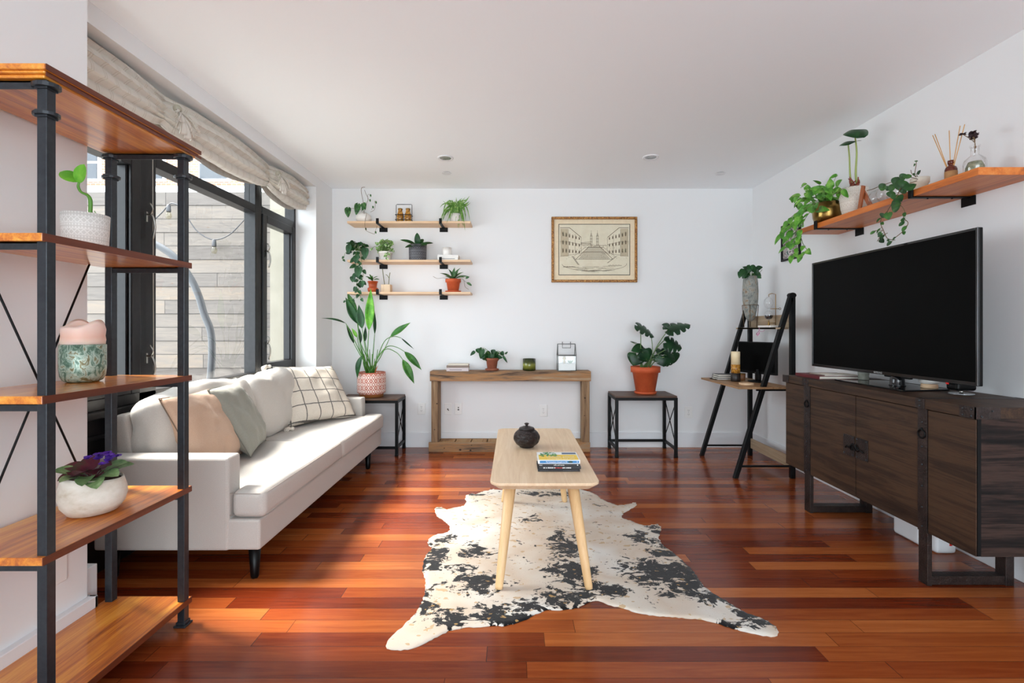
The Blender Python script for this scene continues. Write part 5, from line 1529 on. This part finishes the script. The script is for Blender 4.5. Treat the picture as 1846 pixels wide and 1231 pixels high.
part('leaves', lf, L_DARK, t); part('stems', st, M_STEM, t)
# siphon / hourglass
hc = Vector((2.175, 4.10, 1.2105))
solo('white_tray', MB().box(2.12, 2.22, 4.0, 4.2, 1.2105, 1.228), M_WHITEC, 'small white slab under the glass siphon on the ladder shelf', 'tray', (2.17, 4.1, 1.2105), bevel=.003)
hc.z = 1.2285
t = thing('glass_siphon', 'double bulb glass siphon timer with dark liquid on the ladder shelf', 'siphon', hc)
m = MB()
m.sphere(hc + Vector((-.012, 0, .085)), .036, 16, (1, 1, 1.15)); m.sphere(hc + Vector((-.012, 0, .19)), .036, 16, (1, 1, 1.35)); m.tube([hc + Vector((-.012, 0, .115)), hc + Vector((-.012, 0, .15))], .008, 10)
part('bulbs', m, M_CLEAR, t)
part('liquid', MB().lathe([(.006, .05), (.022, .056), (.033, .075), (.034, .086), (.001, .086)], hc + Vector((-.012, 0, 0)), 24), plain('dark_liquid', (14, 10, 10), .1), t)
st = MB().tube([hc + Vector((-.012, 0, .243)), hc + Vector((-.012, 0, .262)), hc + Vector((.01, -.01, .27)), hc + Vector((.035, -.02, .262)), hc + Vector((.035, -.02, .0))], .0032, 6).tube([hc + Vector((-.01, 0, .02)), hc + Vector((.035, -.02, .02))], .003, 6).tube([hc + Vector((.0, 0, .14)), hc + Vector((.06, -.03, .14))], .0028, 6)
st.lathe([(.01, 0), (.01, .006), (.004, .03), (.004, .042)], hc + Vector((-.012, 0, 0)), 16)
ring = [hc + Vector((.066 + .009 * math.cos(k * PI / 6), -.03, .14 + .009 * math.sin(k * PI / 6))) for k in range(13)]
st.tube(ring, .002, 5)
part('stand', st, M_BRASS, t)
rb = MB().tube([(2.113, 4.16, 1.208), (2.108, 4.155, 1.18), (2.10, 4.18, 1.16), (2.108, 4.2, 1.15)], .003, 5, 4).tube([(2.108, 4.155, 1.185), (2.106, 4.10, 1.175), (2.108, 4.06, 1.19)], .002, 5, 4)
rb.grid(lambda u, v: (2.107 + .003 * math.sin(u * 6), 4.14 + .05 * u, 1.165 - .02 * v + .01 * math.sin(u * 7)), 8, 3)
solo('ribbon_tag', rb, plain('pink_ribbon', (190, 130, 160), .6), 'tiny pink ribbon hanging below the edge of the ladder shelf', 'ribbon', (2.11, 4.15, 1.2))
# monitor
t = thing('monitor', 'black computer monitor on the ladder desk', 'monitor', (2.14, 4.26, .7345))
a = Vector((2.085, 4.50, 0)); b = Vector((2.232, 4.12, 0))
d = (b - a).normalized(); nm = Vector((d.y, -d.x, 0))
if nm.y > 0: nm = -nm
def slab(off, th, z0, z1, s0, s1):
    L_ = (b - a).length; p = a + d * s0 + nm * off; q = a + d * (L_ - s1) + nm * off; r = -nm * th
    vs = [p, q, q + r, p + r]; vs = [Vector((v.x, v.y, z0)) for v in vs] + [Vector((v.x, v.y, z1)) for v in vs]
    return MB().add(vs, [(0, 3, 2, 1), (4, 5, 6, 7), (0, 1, 5, 4), (1, 2, 6, 5), (2, 3, 7, 6), (3, 0, 4, 7)])
M_SCREEN = Mat('black_screen', (2, 2, 2), .5, spec=.06).m
part('housing', slab(0, .03, .80, 1.083, 0, 0), M_BLKPL, t, bevel=.003)
part('screen', slab(.001, .0008, .822, 1.073, .009, .009), M_SCREEN, t)
part('neck', MB().box(2.158, 2.19, 4.27, 4.33, .745, .84), M_BLKPL, t, bevel=.004)
part('base', MB().lathe([(.09, 0), (.095, .004), (.085, .01), (.03, .016)], (2.13, 4.24, .7345), 36, Matrix.Diagonal(Vector((.7, 1, 1)))), M_BLKPL, t)
part('badge', slab(.0015, .001, .807, .811, .19, .205), plain('badge_silver', (150, 150, 150), .3, metal=1), t)
c = Vector((1.935, 4.02, .7345))
solo('wooden_coaster', MB().lathe([(.055, 0), (.057, .003), (.057, .014), (.055, .016)], c, 30), M_OAK, 'round pale wood coaster on the desk in front of the monitor', 'coaster', c)
c = Vector((X_at(1326, 4.28), 4.28, .7345))
t = thing('candle_holder', 'cream pillar candle on an amber and dark cylinder holder, on the desk', 'candle', c)
part('base_cylinder', MB().lathe([(.038, 0), (.04, .003), (.04, .072), (.036, .074)], c, 30), plain('dark_brown_holder', (34, 24, 20), .4), t)
part('amber_band', MB().lathe([(.038, .074), (.038, .15)], c, 30), ma.m, t)
part('candle', MB().lathe([(.037, .15), (.0375, .26), (.034, .264), (.001, .26)], c, 30), noisy('cream_wax', (226, 204, 160), (236, 218, 182), 20, .5), t)
t = thing('amber_cup', 'small brown cup behind the cream pillar candle', 'cup', (X_at(1338, 4.36), 4.36, .7345))
part('cup', MB().lathe([(.022, 0), (.026, .004), (.028, .062), (.025, .062), (.024, .01), (.001, .008)], (X_at(1338, 4.36), 4.36, .7345), 24), noisy('brown_glaze', (110, 70, 40), (140, 94, 58), 20, .4), t)
part('rim', MB().lathe([(.0285, .058), (.0285, .063), (.0245, .063)], (X_at(1338, 4.36), 4.36, .7345), 24), M_BRASS, t)
bb = []
for k, lb in enumerate(('lowest of the black-edged notebooks at the back of the desk', 'middle of the black-edged notebooks at the back of the desk', 'top of the black-edged notebooks at the back of the desk')):
    z = .7345 + k * .0165
    book(lb, 1.855 + .004 * k, 2.04 - .003 * k, 4.40, 4.53, z, z + .0158, M_BKC, 'back', 'notebooks stacked on the desk')
cb = MB().tube([(1.856, 4.45, .738), (1.845, 4.40, .7382), (1.83, 4.44, .739), (1.825, 4.5, .738), (1.90, 4.55, .738)], .0028, 6, 5)
solo('desk_cable', cb, M_BLKPL, 'thin black cable curling beside the desk notebooks', 'cable', (1.85, 4.46, .737))

# ---------------------------------------------------------------- dark media console
def media():
    t = thing('media_console', 'long dark wood media console with hammered iron straps and legs', 'media console', (2.16, 2.73, 0))
    xf, xb, y0, y1 = 1.93, 2.395, 2.017, 3.43
    part('top', MB().box(xf - .012, xb, y0 - .008, y1 + .008, .826, .872), M_MEDIA, t, bevel=.002)
    part('carcass', MB().box(xf + .012, xb, y0 + .014, y1 - .004, .25, .825), M_MEDIA, t)
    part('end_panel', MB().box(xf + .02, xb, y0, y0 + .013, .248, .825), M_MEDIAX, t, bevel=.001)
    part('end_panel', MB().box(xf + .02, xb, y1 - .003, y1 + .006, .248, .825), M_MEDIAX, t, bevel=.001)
    part('front_panel', MB().box(xf, xf + .011, y0 + .002, 2.252, .248, .82), M_MEDIA, t, bevel=.001)
    part('front_panel', MB().box(xf, xf + .011, 3.212, y1 - .002, .248, .82), M_MEDIA, t, bevel=.001)
    for a, b, s in ((2.308, 2.725, -1), (2.731, 3.144, 1)):
        d = part('door', MB().box(xf, xf + .011, a, b, .25, .82), M_MEDIA, t, bevel=.001)
        yc = 2.728 + s * .052
        part('lock_plate', MB().box(xf - .005, xf, yc - .045, yc + .045, .472, .59), M_IRON, d, bevel=.001)
        rv_ = MB()
        for yy in (-.036, .036):
            for zz in (.482, .58): rv_.sphere((xf - .0055, yc + yy, zz), .0045, 6)
        part('rivets', rv_, M_STEEL, d)
        lt = MB().tube([(xf - .01, 2.728 + s * .012, .55), (xf - .016, 2.728 + s * .02, .535), (xf - .012, 2.728 + s * .03, .52), (xf - .016, 2.728 + s * .055, .528), (xf - .010, 2.728 + s * .07, .515)], .0045, 6, 4)
        lt.tube([(xf - .011, 2.728 + s * .02 + .014 * math.cos(q), .525 + .014 * math.sin(q)) for q in [k * PI / 5 for k in range(11)]], .003, 6)
        part('latch', lt, M_BLACK, d)
    for a, b in ((2.255, 2.306), (3.146, 3.209)):
        s = part('strap', MB().box(xf - .004, xf + .011, a, b, .245, .872).box(xf - .016, xf - .004, a, b, .826, .8732).box(xf - .016, xb, a, b, .872, .8732), M_IRON, t, bevel=.001)
        yc = (a + b) / 2
        rv_ = MB()
        for zz in (.27, .36, .46, .56, .645, .76): rv_.sphere((xf - .0045, yc, zz), .0045, 6)
        for zz in (.838, .862): rv_.sphere((xf - .0165, yc, zz), .0045, 6)
        part('rivets', rv_, M_STEEL, s)
        rn = MB().tube([(xf - .008, yc + .02 * math.sin(q), .705 + .02 * math.cos(q)) for q in [k * PI / 8 for k in range(17)]], .0035, 6).sphere((xf - .007, yc, .727), .007, 8)
        part('ring_pull', rn, M_BLACK, s)
        part('leg', MB().box(xf, xf + .022, a, b, 0, .245), M_IRON, t, bevel=.002)
        part('leg', MB().box(2.295, 2.335, a, b, 0, .249), M_IRON, t, bevel=.002)
        part('foot_rail', MB().box(xf + .022, 2.295, a + .002, b - .002, 0.004, .045), M_IRON, t, bevel=.002)
    # corner irons
    ci = MB().box(xf - .016, xf - .012, y0 - .012, y0 + .06, .824, .874).box(xf - .016, xf + .09, y0 - .012, y0 - .008, .824, .874).box(xf - .016, xf - .012, y1 - .06, y1 + .012, .824, .874)
    part('corner_iron', ci, M_IRON, t)
    rv_ = MB()
    for yy in (.01, .05):
        for zz in (.835, .862): rv_.sphere((xf - .0165, y0 + yy - .005, zz), .0045, 6)
    part('rivets', rv_, M_STEEL, t); rv_ = MB()
    for xx in (.01, .055):
        rv_.sphere((xf + xx, y0 - .0125, .835 + .5 * (xx - .01)), .0045, 6); 
    part('rivets', rv_, M_STEEL, t)
    part('corner_post', MB().box(xf + .004, xf + .019, y0 - .001, y0 + .014, .25, .825), M_BLACK, t)
media()
ZM = .8735
# television
def tv():
    t = thing('television', 'large black flat screen television on the media console', 'television', (2.13, 2.82, ZM))
    y0, y1, z0, z1 = 2.205, 3.432, .936, 1.664
    part('housing', MB().box(2.122, 2.142, y0, y1, z0, z1), M_BLKPL, t, bevel=.004)
    part('back_shell', MB().box(2.142, 2.175, y0 + .12, y1 - .12, z0 + .04, z1 - .16), M_BLKPL, t, bevel=.012)
    part('bezel', MB().box(2.1165, 2.122, y0, y0 + .012, z0, z1).box(2.1165, 2.122, y1 - .012, y1, z0, z1).box(2.1165, 2.122, y0 + .012, y1 - .012, z1 - .012, z1).box(2.1165, 2.122, y0 + .012, y1 - .012, z0, z0 + .018), plain('gloss_bezel', (16, 16, 18), .15), t, bevel=.0015)
    part('edge_trim', MB().box(2.1155, 2.1172, y0 - .0012, y0 + .0022, z0 + .004, z1 - .002), plain('silver_trim', (150, 154, 160), .25, metal=1.0), t)
    part('screen', MB().box(2.1195, 2.1215, y0 + .012, y1 - .012, z0 + .018, z1 - .012), M_SCREEN, t)
    text_obj('SAMSUNG', (2.1158, 2.81, z0 + .009), .014, plain('logo_silver', (190, 190, 190), .4), t, rot=(PI / 2, 0, -PI / 2), name='logo')
    part('indicator', MB().box(2.114, 2.1165, 2.352, 2.366, z0 - .006, z0 + .002), plain('red_indicator', (196, 30, 26), .4), t)
    part('stand_neck', MB().lathe([(.04, 0), (.036, .006), (.034, .03), (.03, .065)], (2.15, 2.71, ZM + .008), 24), plain('gloss_neck', (14, 14, 16), .08), t)
    part('stand_arm', MB().box(2.143, 2.165, 2.62, 2.80, z0 - .012, z0 + .06), M_BLKPL, t, bevel=.004)
    part('stand_base', MB().prism([(2.015, 2.50), (2.30, 2.55), (2.30, 2.98), (2.03, 3.06)], ZM, ZM + .008), plain('black_glass', (18, 19, 22), .04), t, bevel=.002)
tv()
# items below the television
t = book('dark red hardcover lying at the far end of the media console', 1.972, 2.26, 3.12, 3.385, ZM, ZM + .020, plain('maroon_cover', (96, 24, 32), .5), 'left')
t = thing('booklet', 'white booklet lying on the dark red hardcover', 'booklet', (2.12, 3.22, ZM + .0205))
part('cover', MB().box(2.02, 2.25, 3.14, 3.30, ZM + .0205, ZM + .026), M_PAPER, t)
part('edge', MB().box(2.018, 2.02, 3.14, 3.30, ZM + .0205, ZM + .0265), M_COVG, t)
c = Vector((2.075, 2.93 + .16, ZM))
c = Vector((2.185, 3.02, ZM + .0085))
t = thing('tealight_jar', 'small cloudy glass candle jar behind the television foot', 'candle', c)
part('jar', MB().lathe([(.026, 0), (.03, .004), (.027, .028), (.03, .034), (.031, .055), (.028, .055), (.001, .05)], c, 24), noisy('cloudy_glass', (120, 122, 112), (150, 152, 142), 20, .3), t)
part('wick', MB().tube([c + Vector((0, 0, .05)), c + Vector((0, 0, .058))], .001, 4), M_INK, t)
c = Vector((2.235, 2.60, ZM + .0085))
t = thing('small_bowl', 'little white knit-textured bowl with pale wood base under the television', 'bowl', c)
part('wood_base', MB().lathe([(.036, 0), (.038, .003), (.036, .02), (.034, .022)], c, 28), M_OAK, t)
part('bowl', MB().lathe([(.034, .022), (.045, .03), (.047, .05), (.044, .05), (.04, .035), (.001, .03)], c, 28), M_WHITEC, t)
c = Vector((2.24, 2.42, ZM))
t = thing('small_speaker', 'small black speaker on a clear disc foot near the television corner', 'speaker', c)
part('disc', MB().lathe([(.05, 0), (.052, .002), (.05, .004)], c, 28), plain('clear_disc', (190, 194, 198), .1, metal=.6), t)
part('stem', MB().tube([c + Vector((0, 0, .004)), c + Vector((0, 0, .02))], .008, 10), M_HANDLE, t)
part('body', MB().box(c.x - .05, c.x + .05, c.y - .035, c.y + .035, c.z + .018, c.z + .062), M_BLKPL, t, bevel=.014, seg=4)
# under the console
o = solo('white_cabinet_box', MB().box(2.235, 2.39, 2.665, 2.855, 0.0, .235), M_TRIM, 'plain white box standing on the floor under the media console', 'box', (2.3, 2.76, 0), bevel=.02, seg=4)
t = thing('router', 'white rounded device with a red strip on the floor under the console', 'router', (2.30, 2.61, 0))
part('housing', MB().box(2.25, 2.36, 2.572, 2.65, 0, .2), M_TRIM, t, bevel=.018, seg=4)
part('red_strip', MB().box(2.318, 2.332, 2.5705, 2.572, .045, .16), M_RED, t)

# ---------------------------------------------------------------- long shelf on the right wall
ZW = 1.937
def right_shelf():
    t = thing('long_wall_shelf', 'long orange wood shelf on black brackets above the television', 'shelf', (XR, 2.9, 1.9))
    part('board', MB().box(2.118, XR - .001, 2.203, 3.60, ZW - .036, ZW), M_SHELFR, t, bevel=.002)
    for y in (2.57, 3.38):
        b = MB().box(XR - .006, XR, y - .04, y + .04, ZW - .085, ZW - .037).box(2.108, XR - .005, y - .014, y + .014, ZW - .043, ZW - .037).box(2.106, 2.114, y - .014, y + .014, ZW - .043, ZW + .016)
        for xx in (2.2, 2.33): b.lathe([(.005, -.004), (.005, 0)], (xx, y, ZW - .044), 8)
        part('bracket', b, M_BLACK, t, bevel=.001)
right_shelf()
Q4 = lambda a, b, X_: (lambda px, py: Vector((X_, X_ * F / (px - CX), CAMZ - (py - CY) / F * (X_ * F / (px - CX)))))(1390 + a / 4.048, 220 + b / 4.048)
zs = ZW + .0005
RF = (-1, -.6, .3)
# pothos in gold pot
c = Vector((2.225, 3.43, zs))
t = plant('pothos', 'bright green pothos in a round gold pot at far end of the long shelf', *c)
mm = Mat('hammered_gold', (150, 120, 66), .28, metal=1.0); mm.bump(X(mm.t, mm.voro(mm.co(), 60).outputs[0]), .3, .002)
part('pot', MB().lathe([(.05, 0), (.074, .012), (.09, .05), (.094, .095), (.088, .15), (.084, .15), (.086, .13), (.001, .125)], c, 40), mm.m, t)
part('soil', MB().lathe([(.084, .126), (.001, .132)], c, 24), M_SOIL, t)
lf, st = MB(), MB()
random.seed(88)
def rfol(lf, st, c, n, seed, spec, size, face=RF, kind='heart'):
    random.seed(seed)
    for i in range(n):
        a0, b0_, sa, sb, X0, X1 = spec
        p = Q4(random.gauss(a0, sa), random.gauss(b0_, sb), random.uniform(X0, X1))
        p.x = min(p.x, XR - .05); p.z = max(p.z, c.z + .02) if p.x > 2.1 else p.z
        st.tube([c, (c + p) / 2 + Vector((0, 0, .03)), p], .0015, 5, 3)
        L = size * random.uniform(.7, 1.15)
        rleaf(lf, p, (random.uniform(-1, 1), random.uniform(-.5, .5), random.uniform(-.9, .3)), L, L * .62, kind, face, .5)
rfol(lf, st, c + Vector((0, 0, .14)), 60, 90, (370, 545, 75, 50, 2.12, 2.28), .062)
for a, b, a2, b2 in ((440, 475, 430, 410), (480, 470, 520, 420), (460, 510, 515, 488), (205, 545, 130, 562), (270, 490, 265, 455), (345, 640, 430, 645), (225, 600, 195, 640), (300, 540, 240, 520)):
    leaf(lf, Q4(a, b, 2.14), Q4(a2, b2, 2.13), .052, RF, 'heart')
def rvine(pts, size, seed, every, lf=lf, st=st, kind='heart', wf=.66):
    random.seed(seed); q = catmull([Q4(*p) for p in pts], 4); st.tube(q, .0019, 5)
    for i in range(1, len(q), every):
        d = Vector((-.3, random.uniform(-1, 1), -.8 + random.uniform(-.3, .4))); L = size * random.uniform(.7, 1.15)
        b = q[i] + d.normalized() * L * .25; st.tube([q[i], b], .0011, 4)
        rleaf(lf, b, d, L, L * wf, kind, RF, .45)
rvine([(330, 590, 2.12), (270, 620, 2.07), (200, 690, 2.05), (160, 760, 2.05), (130, 850, 2.05), (110, 920, 2.05)], .078, 21, 2)
rvine([(340, 600, 2.12), (290, 650, 2.08), (240, 720, 2.06), (215, 800, 2.06), (230, 880, 2.06), (262, 940, 2.06), (220, 965, 2.06)], .062, 22, 2)
rvine([(300, 600, 2.12), (220, 640, 2.07), (140, 700, 2.05), (95, 760, 2.05), (90, 820, 2.05)], .075, 23, 2)
rvine([(320, 600, 2.12), (230, 560, 2.08), (180, 540, 2.07), (140, 555, 2.07)], .05, 24, 3)
rvine([(190, 780, 2.05), (170, 860, 2.05), (190, 930, 2.05), (150, 970, 2.05)], .06, 25, 2)
part('leaves', lf, leafmat('pothos_leaf', (52, 112, 34), (84, 146, 48), (140, 186, 84), .4, 18), t); part('stems', st, M_STEM, t)
# alocasia in white pot
c = Vector((2.245, 3.195, zs))
t = plant('tall_leaf_plant', 'two tall stems with drooping dark leaves in a white textured pot, long shelf', *c)
M_WTX = emboss_mat('white_textured_pot', (226, 220, 210), (208, 200, 188), .09, .17, dark=True)
part('pot', MB().lathe([(.052, 0), (.058, .004), (.072, .06), (.082, .15), (.082, .186), (.077, .186), (.076, .165), (.001, .16)], c, 48), M_WTX, t)
part('soil', MB().lathe([(.074, .162), (.001, .168)], c, 24), M_SOIL, t)
st = MB(); Xc = 2.24
st.tube([c + Vector((-.01, -.02, .16)), Q4(578, 400, Xc), Q4(572, 260, Xc), Q4(562, 158, Xc)], [.007, .005, .004], 8, 4)
st.tube([c + Vector((.0, -.04, .16)), Q4(618, 380, Xc), Q4(625, 220, Xc), Q4(612, 100, Xc)], [.008, .006, .004], 8, 4)
lf = MB()
leaf(lf, Q4(612, 140, Xc), Q4(498, 172, Xc - .02), .11, (-.3, -.5, 1), 'heart', .1, -.3); leaf(lf, Q4(560, 68, Xc), Q4(682, 112, Xc - .03), .12, (-.4, -.5, 1), 'oval', .12, -.3)
part('leaves', lf, L_DARK, t, solid=.0012); part('stems', st, plain('pale_stem', (150, 164, 92), .5), t)
rt = MB(); random.seed(5)
for i in range(14):
    a = Q4(random.uniform(575, 625), 480, Xc); b = Q4(random.uniform(560, 650), random.uniform(400, 470), Xc - .02)
    rt.tube([a, (a + b) / 2 + rv(.012), b], [.006, .005, .003], 6, 3)
part('sprouts', rt, plain('red_sprout', (140, 70, 52), .6), t)
# glass orbs with wood piece
c = Vector((2.24, 3.0, zs))
t = thing('glass_bubble_vase', 'cluster of clear glass bubbles on a folded brown wood holder', 'vase', c)
wp = MB().beam((2.19, 3.065, zs + .004), (2.17, 3.0, zs + .15), .03, .008, (1, 0, 0)).beam((2.19, 2.96, zs + .004), (2.19, 3.03, zs + .12), .03, .008, (1, 0, 0)).box(2.165, 2.235, 2.87, 3.07, zs, zs + .008)
part('wood_holder', wp, wood('reddish_wood', [(116, 56, 30), (160, 88, 48), (180, 104, 60)], 'z', 2, .4, .2), t)
gb = MB()
for y, z, r in ((2.965, .062, .053), (2.895, .07, .055), (2.83, .06, .05)): gb.sphere((2.235, y, zs + z + .0005), r, 18)
part('bubbles', gb, M_CLEAR, t)
# small white pot, dark trailing vine
c = Vector((2.285, 2.72, zs))
t = plant('hoya', 'dark-leaved vine trailing from a small cream pot in the middle of the long shelf', *c)
M_CRP = noisy('cream_pot', (206, 196, 178), (220, 212, 198), 20, .7, .2)
part('pot', MB().lathe([(.026, 0), (.03, .003), (.038, .075), (.044, .08), (.045, .108), (.04, .108), (.039, .09), (.001, .09)], c, 32), M_CRP, t)
lf, st = MB(), MB(); c2 = c + Vector((0, 0, .1))
def v2(pts, size, seed, every, wf=.62, kind='oval'): rvine(pts, size, seed, every, lf, st, kind, wf)
st.tube([c2, Q4(1050, 385, 2.26), Q4(1058, 320, 2.26), Q4(1060, 290, 2.26)], .0018, 5, 3); st.tube([c2, Q4(1030, 380, 2.26), Q4(1020, 350, 2.26)], .0016, 5, 3); st.tube([c2, Q4(1060, 380, 2.26), Q4(1085, 360, 2.26)], .0016, 5, 3)
for a, b, a2, b2 in ((1060, 290, 1062, 280), (1055, 310, 1040, 318), (1050, 375, 1040, 388), (1070, 385, 1092, 350)): leaf(lf, Q4(a, b, 2.25), Q4(a2, b2, 2.25), .018, RF, 'oval')
for a, b, a2, b2, w__ in ((985, 380, 945, 425, .045), (1005, 380, 990, 415, .045), (1015, 450, 1010, 500, .06), (985, 430, 960, 480, .06), (960, 420, 935, 500, .06), (930, 400, 900, 460, .05), (900, 450, 870, 510, .04), (835, 450, 800, 500, .05), (865, 470, 840, 500, .035), (980, 480, 950, 520, .055), (890, 505, 870, 550, .05), (920, 545, 955, 580, .05), (950, 590, 882, 640, .075), (920, 530, 905, 570, .05), (1020, 470, 1035, 495, .05)):
    leaf(lf, Q4(a, b, 2.09), Q4(a2, b2, 2.085), w__, RF, 'oval')
st.tube([c2, Q4(1000, 400, 2.12), Q4(930, 420, 2.09), Q4(860, 445, 2.09), Q4(790, 470, 2.09), Q4(740, 490, 2.09), Q4(700, 500, 2.09)], .002, 5, 4)
st.tube([c2, Q4(960, 470, 2.09), Q4(920, 540, 2.085), Q4(880, 600, 2.085), Q4(850, 650, 2.085), Q4(840, 690, 2.085)], .002, 5, 4)
v2([(850, 650, 2.085), (810, 690, 2.08), (800, 740, 2.08), (820, 790, 2.08), (850, 850, 2.08), (905, 860, 2.08)], .032, 51, 3)
v2([(940, 600, 2.085), (975, 650, 2.08), (965, 700, 2.08), (1000, 735, 2.08), (970, 790, 2.08), (910, 840, 2.08)], .034, 52, 3)
v2([(850, 810, 2.08), (800, 835, 2.08), (775, 870, 2.08)], .04, 53, 4); v2([(820, 790, 2.08), (780, 790, 2.08), (750, 795, 2.08)], .03, 54, 4)
leaf(lf, Q4(825, 670, 2.08), Q4(812, 700, 2.08), .04, RF); leaf(lf, Q4(855, 665, 2.08), Q4(860, 715, 2.08), .045, RF)
part('leaves', lf, leafmat('hoya_leaf', (16, 42, 20), (34, 74, 30), (70, 118, 48), .4, 10), t); part('stems', st, M_TWIG, t)
# diffuser
c = Vector((2.27, 2.51, zs))
t = thing('reed_diffuser', 'amber bottle reed diffuser with thin wooden sticks on the long shelf', 'diffuser', c)
part('bottle', MB().lathe([(.023, 0), (.026, .004), (.026, .088), (.022, .1), (.011, .108), (.011, .116), (.014, .118), (.014, .135), (.009, .136)], c, 32), Mat('amber_glass', (92, 30, 10), .08, spec=.6).m, t)
part('label', MB().lathe([(.0265, .03), (.0265, .078)], c, 32), noisy('kraft_label', (166, 118, 74), (180, 134, 88), 30, .8), t)
rs = MB()
for a, b in ((1205, 85), (1218, 78), (1300, 62), (1362, 36), (1388, 28)):
    q = Q4(a, b, 2.27 + .0002 * (a - 1300)); q.y = 2.27 * F / ((1390 + a / 4.048) - CX); q = Vector((q.x, q.y, q.z))
    rs.tube([c + Vector(((1300 - a) * .00003, 0, .04)), q], .0022, 6)
part('reeds', rs, plain('reed_wood', (206, 158, 100), .7), t)
# glass bottle terrarium
c = Vector((2.275, 2.385, zs))
t = thing('bottle_terrarium', 'clear square-shouldered bottle with moss and a dried flower, near end of shelf', 'bottle', c)
part('bottle', MB().lathe([(.036, 0), (.043, .004), (.044, .08), (.040, .098), (.025, .112), (.016, .118), (.016, .155), (.021, .158), (.021, .166), (.016, .166), (.015, .12), (.038, .094), (.04, .006), (.001, .005)], c, 40), M_CLEAR, t)
part('moss', MB().lathe([(.028, .006), (.036, .012), (.036, .06), (.026, .085), (.001, .09)], c, 20), noisy('dry_moss', (84, 92, 60), (150, 146, 116), 60, .95, .8), t)
part('pebbles', MB().lathe([(.03, .0065), (.0375, .01), (.0375, .03), (.001, .03)], c, 20), noisy('pebbles', (120, 100, 76), (190, 176, 150), 80, .8, .8), t)
df = MB(); random.seed(6)
st = MB()
for k in range(9):
    e = c + Vector((random.uniform(-.03, .03), random.uniform(-.035, .035), random.uniform(.2, .245)))
    st.tube([c + Vector((0, 0, .13)), c + Vector((0, 0, .18)), e], .0016, 5, 3)
    for j in range(6): rleaf(df, e, (math.cos(j), math.sin(j), .2), .018, .014, 'oval', (-.5, -1, .5), .4)
part('dried_flower', df, plain('dried_flower', (52, 30, 34), .8), t); part('stems', st, M_TWIG, t)

# small photo frame behind the pothos vines
t = thing('photo_frame', 'small black framed photo on right wall behind the pothos vines', 'picture', (XR, 4.21, 1.96))
y0, y1, z0, z1 = 4.07, 4.35, 1.80, 2.12
part('frame', MB().box(XR - .018, XR, y0, y1, z0, z0 + .018).box(XR - .018, XR, y0, y1, z1 - .018, z1).box(XR - .018, XR, y0, y0 + .018, z0 + .018, z1 - .018).box(XR - .018, XR, y1 - .018, y1, z0 + .018, z1 - .018), M_BLACK, t, bevel=.001)
mm = Mat('blurry_photo', (120, 110, 110), .3)
mm.color(mm.ramp(mm.noise(mm.co(), 14, 3, .5, .6), [(.3, (38, 44, 60)), (.42, (180, 172, 168)), (.5, (86, 62, 70)), (.58, (206, 202, 198)), (.68, (52, 84, 76))], 'EASE'))
part('photo', MB().box(XR - .008, XR - .002, y0 + .018, y1 - .018, z0 + .018, z1 - .018), mm.m, t)
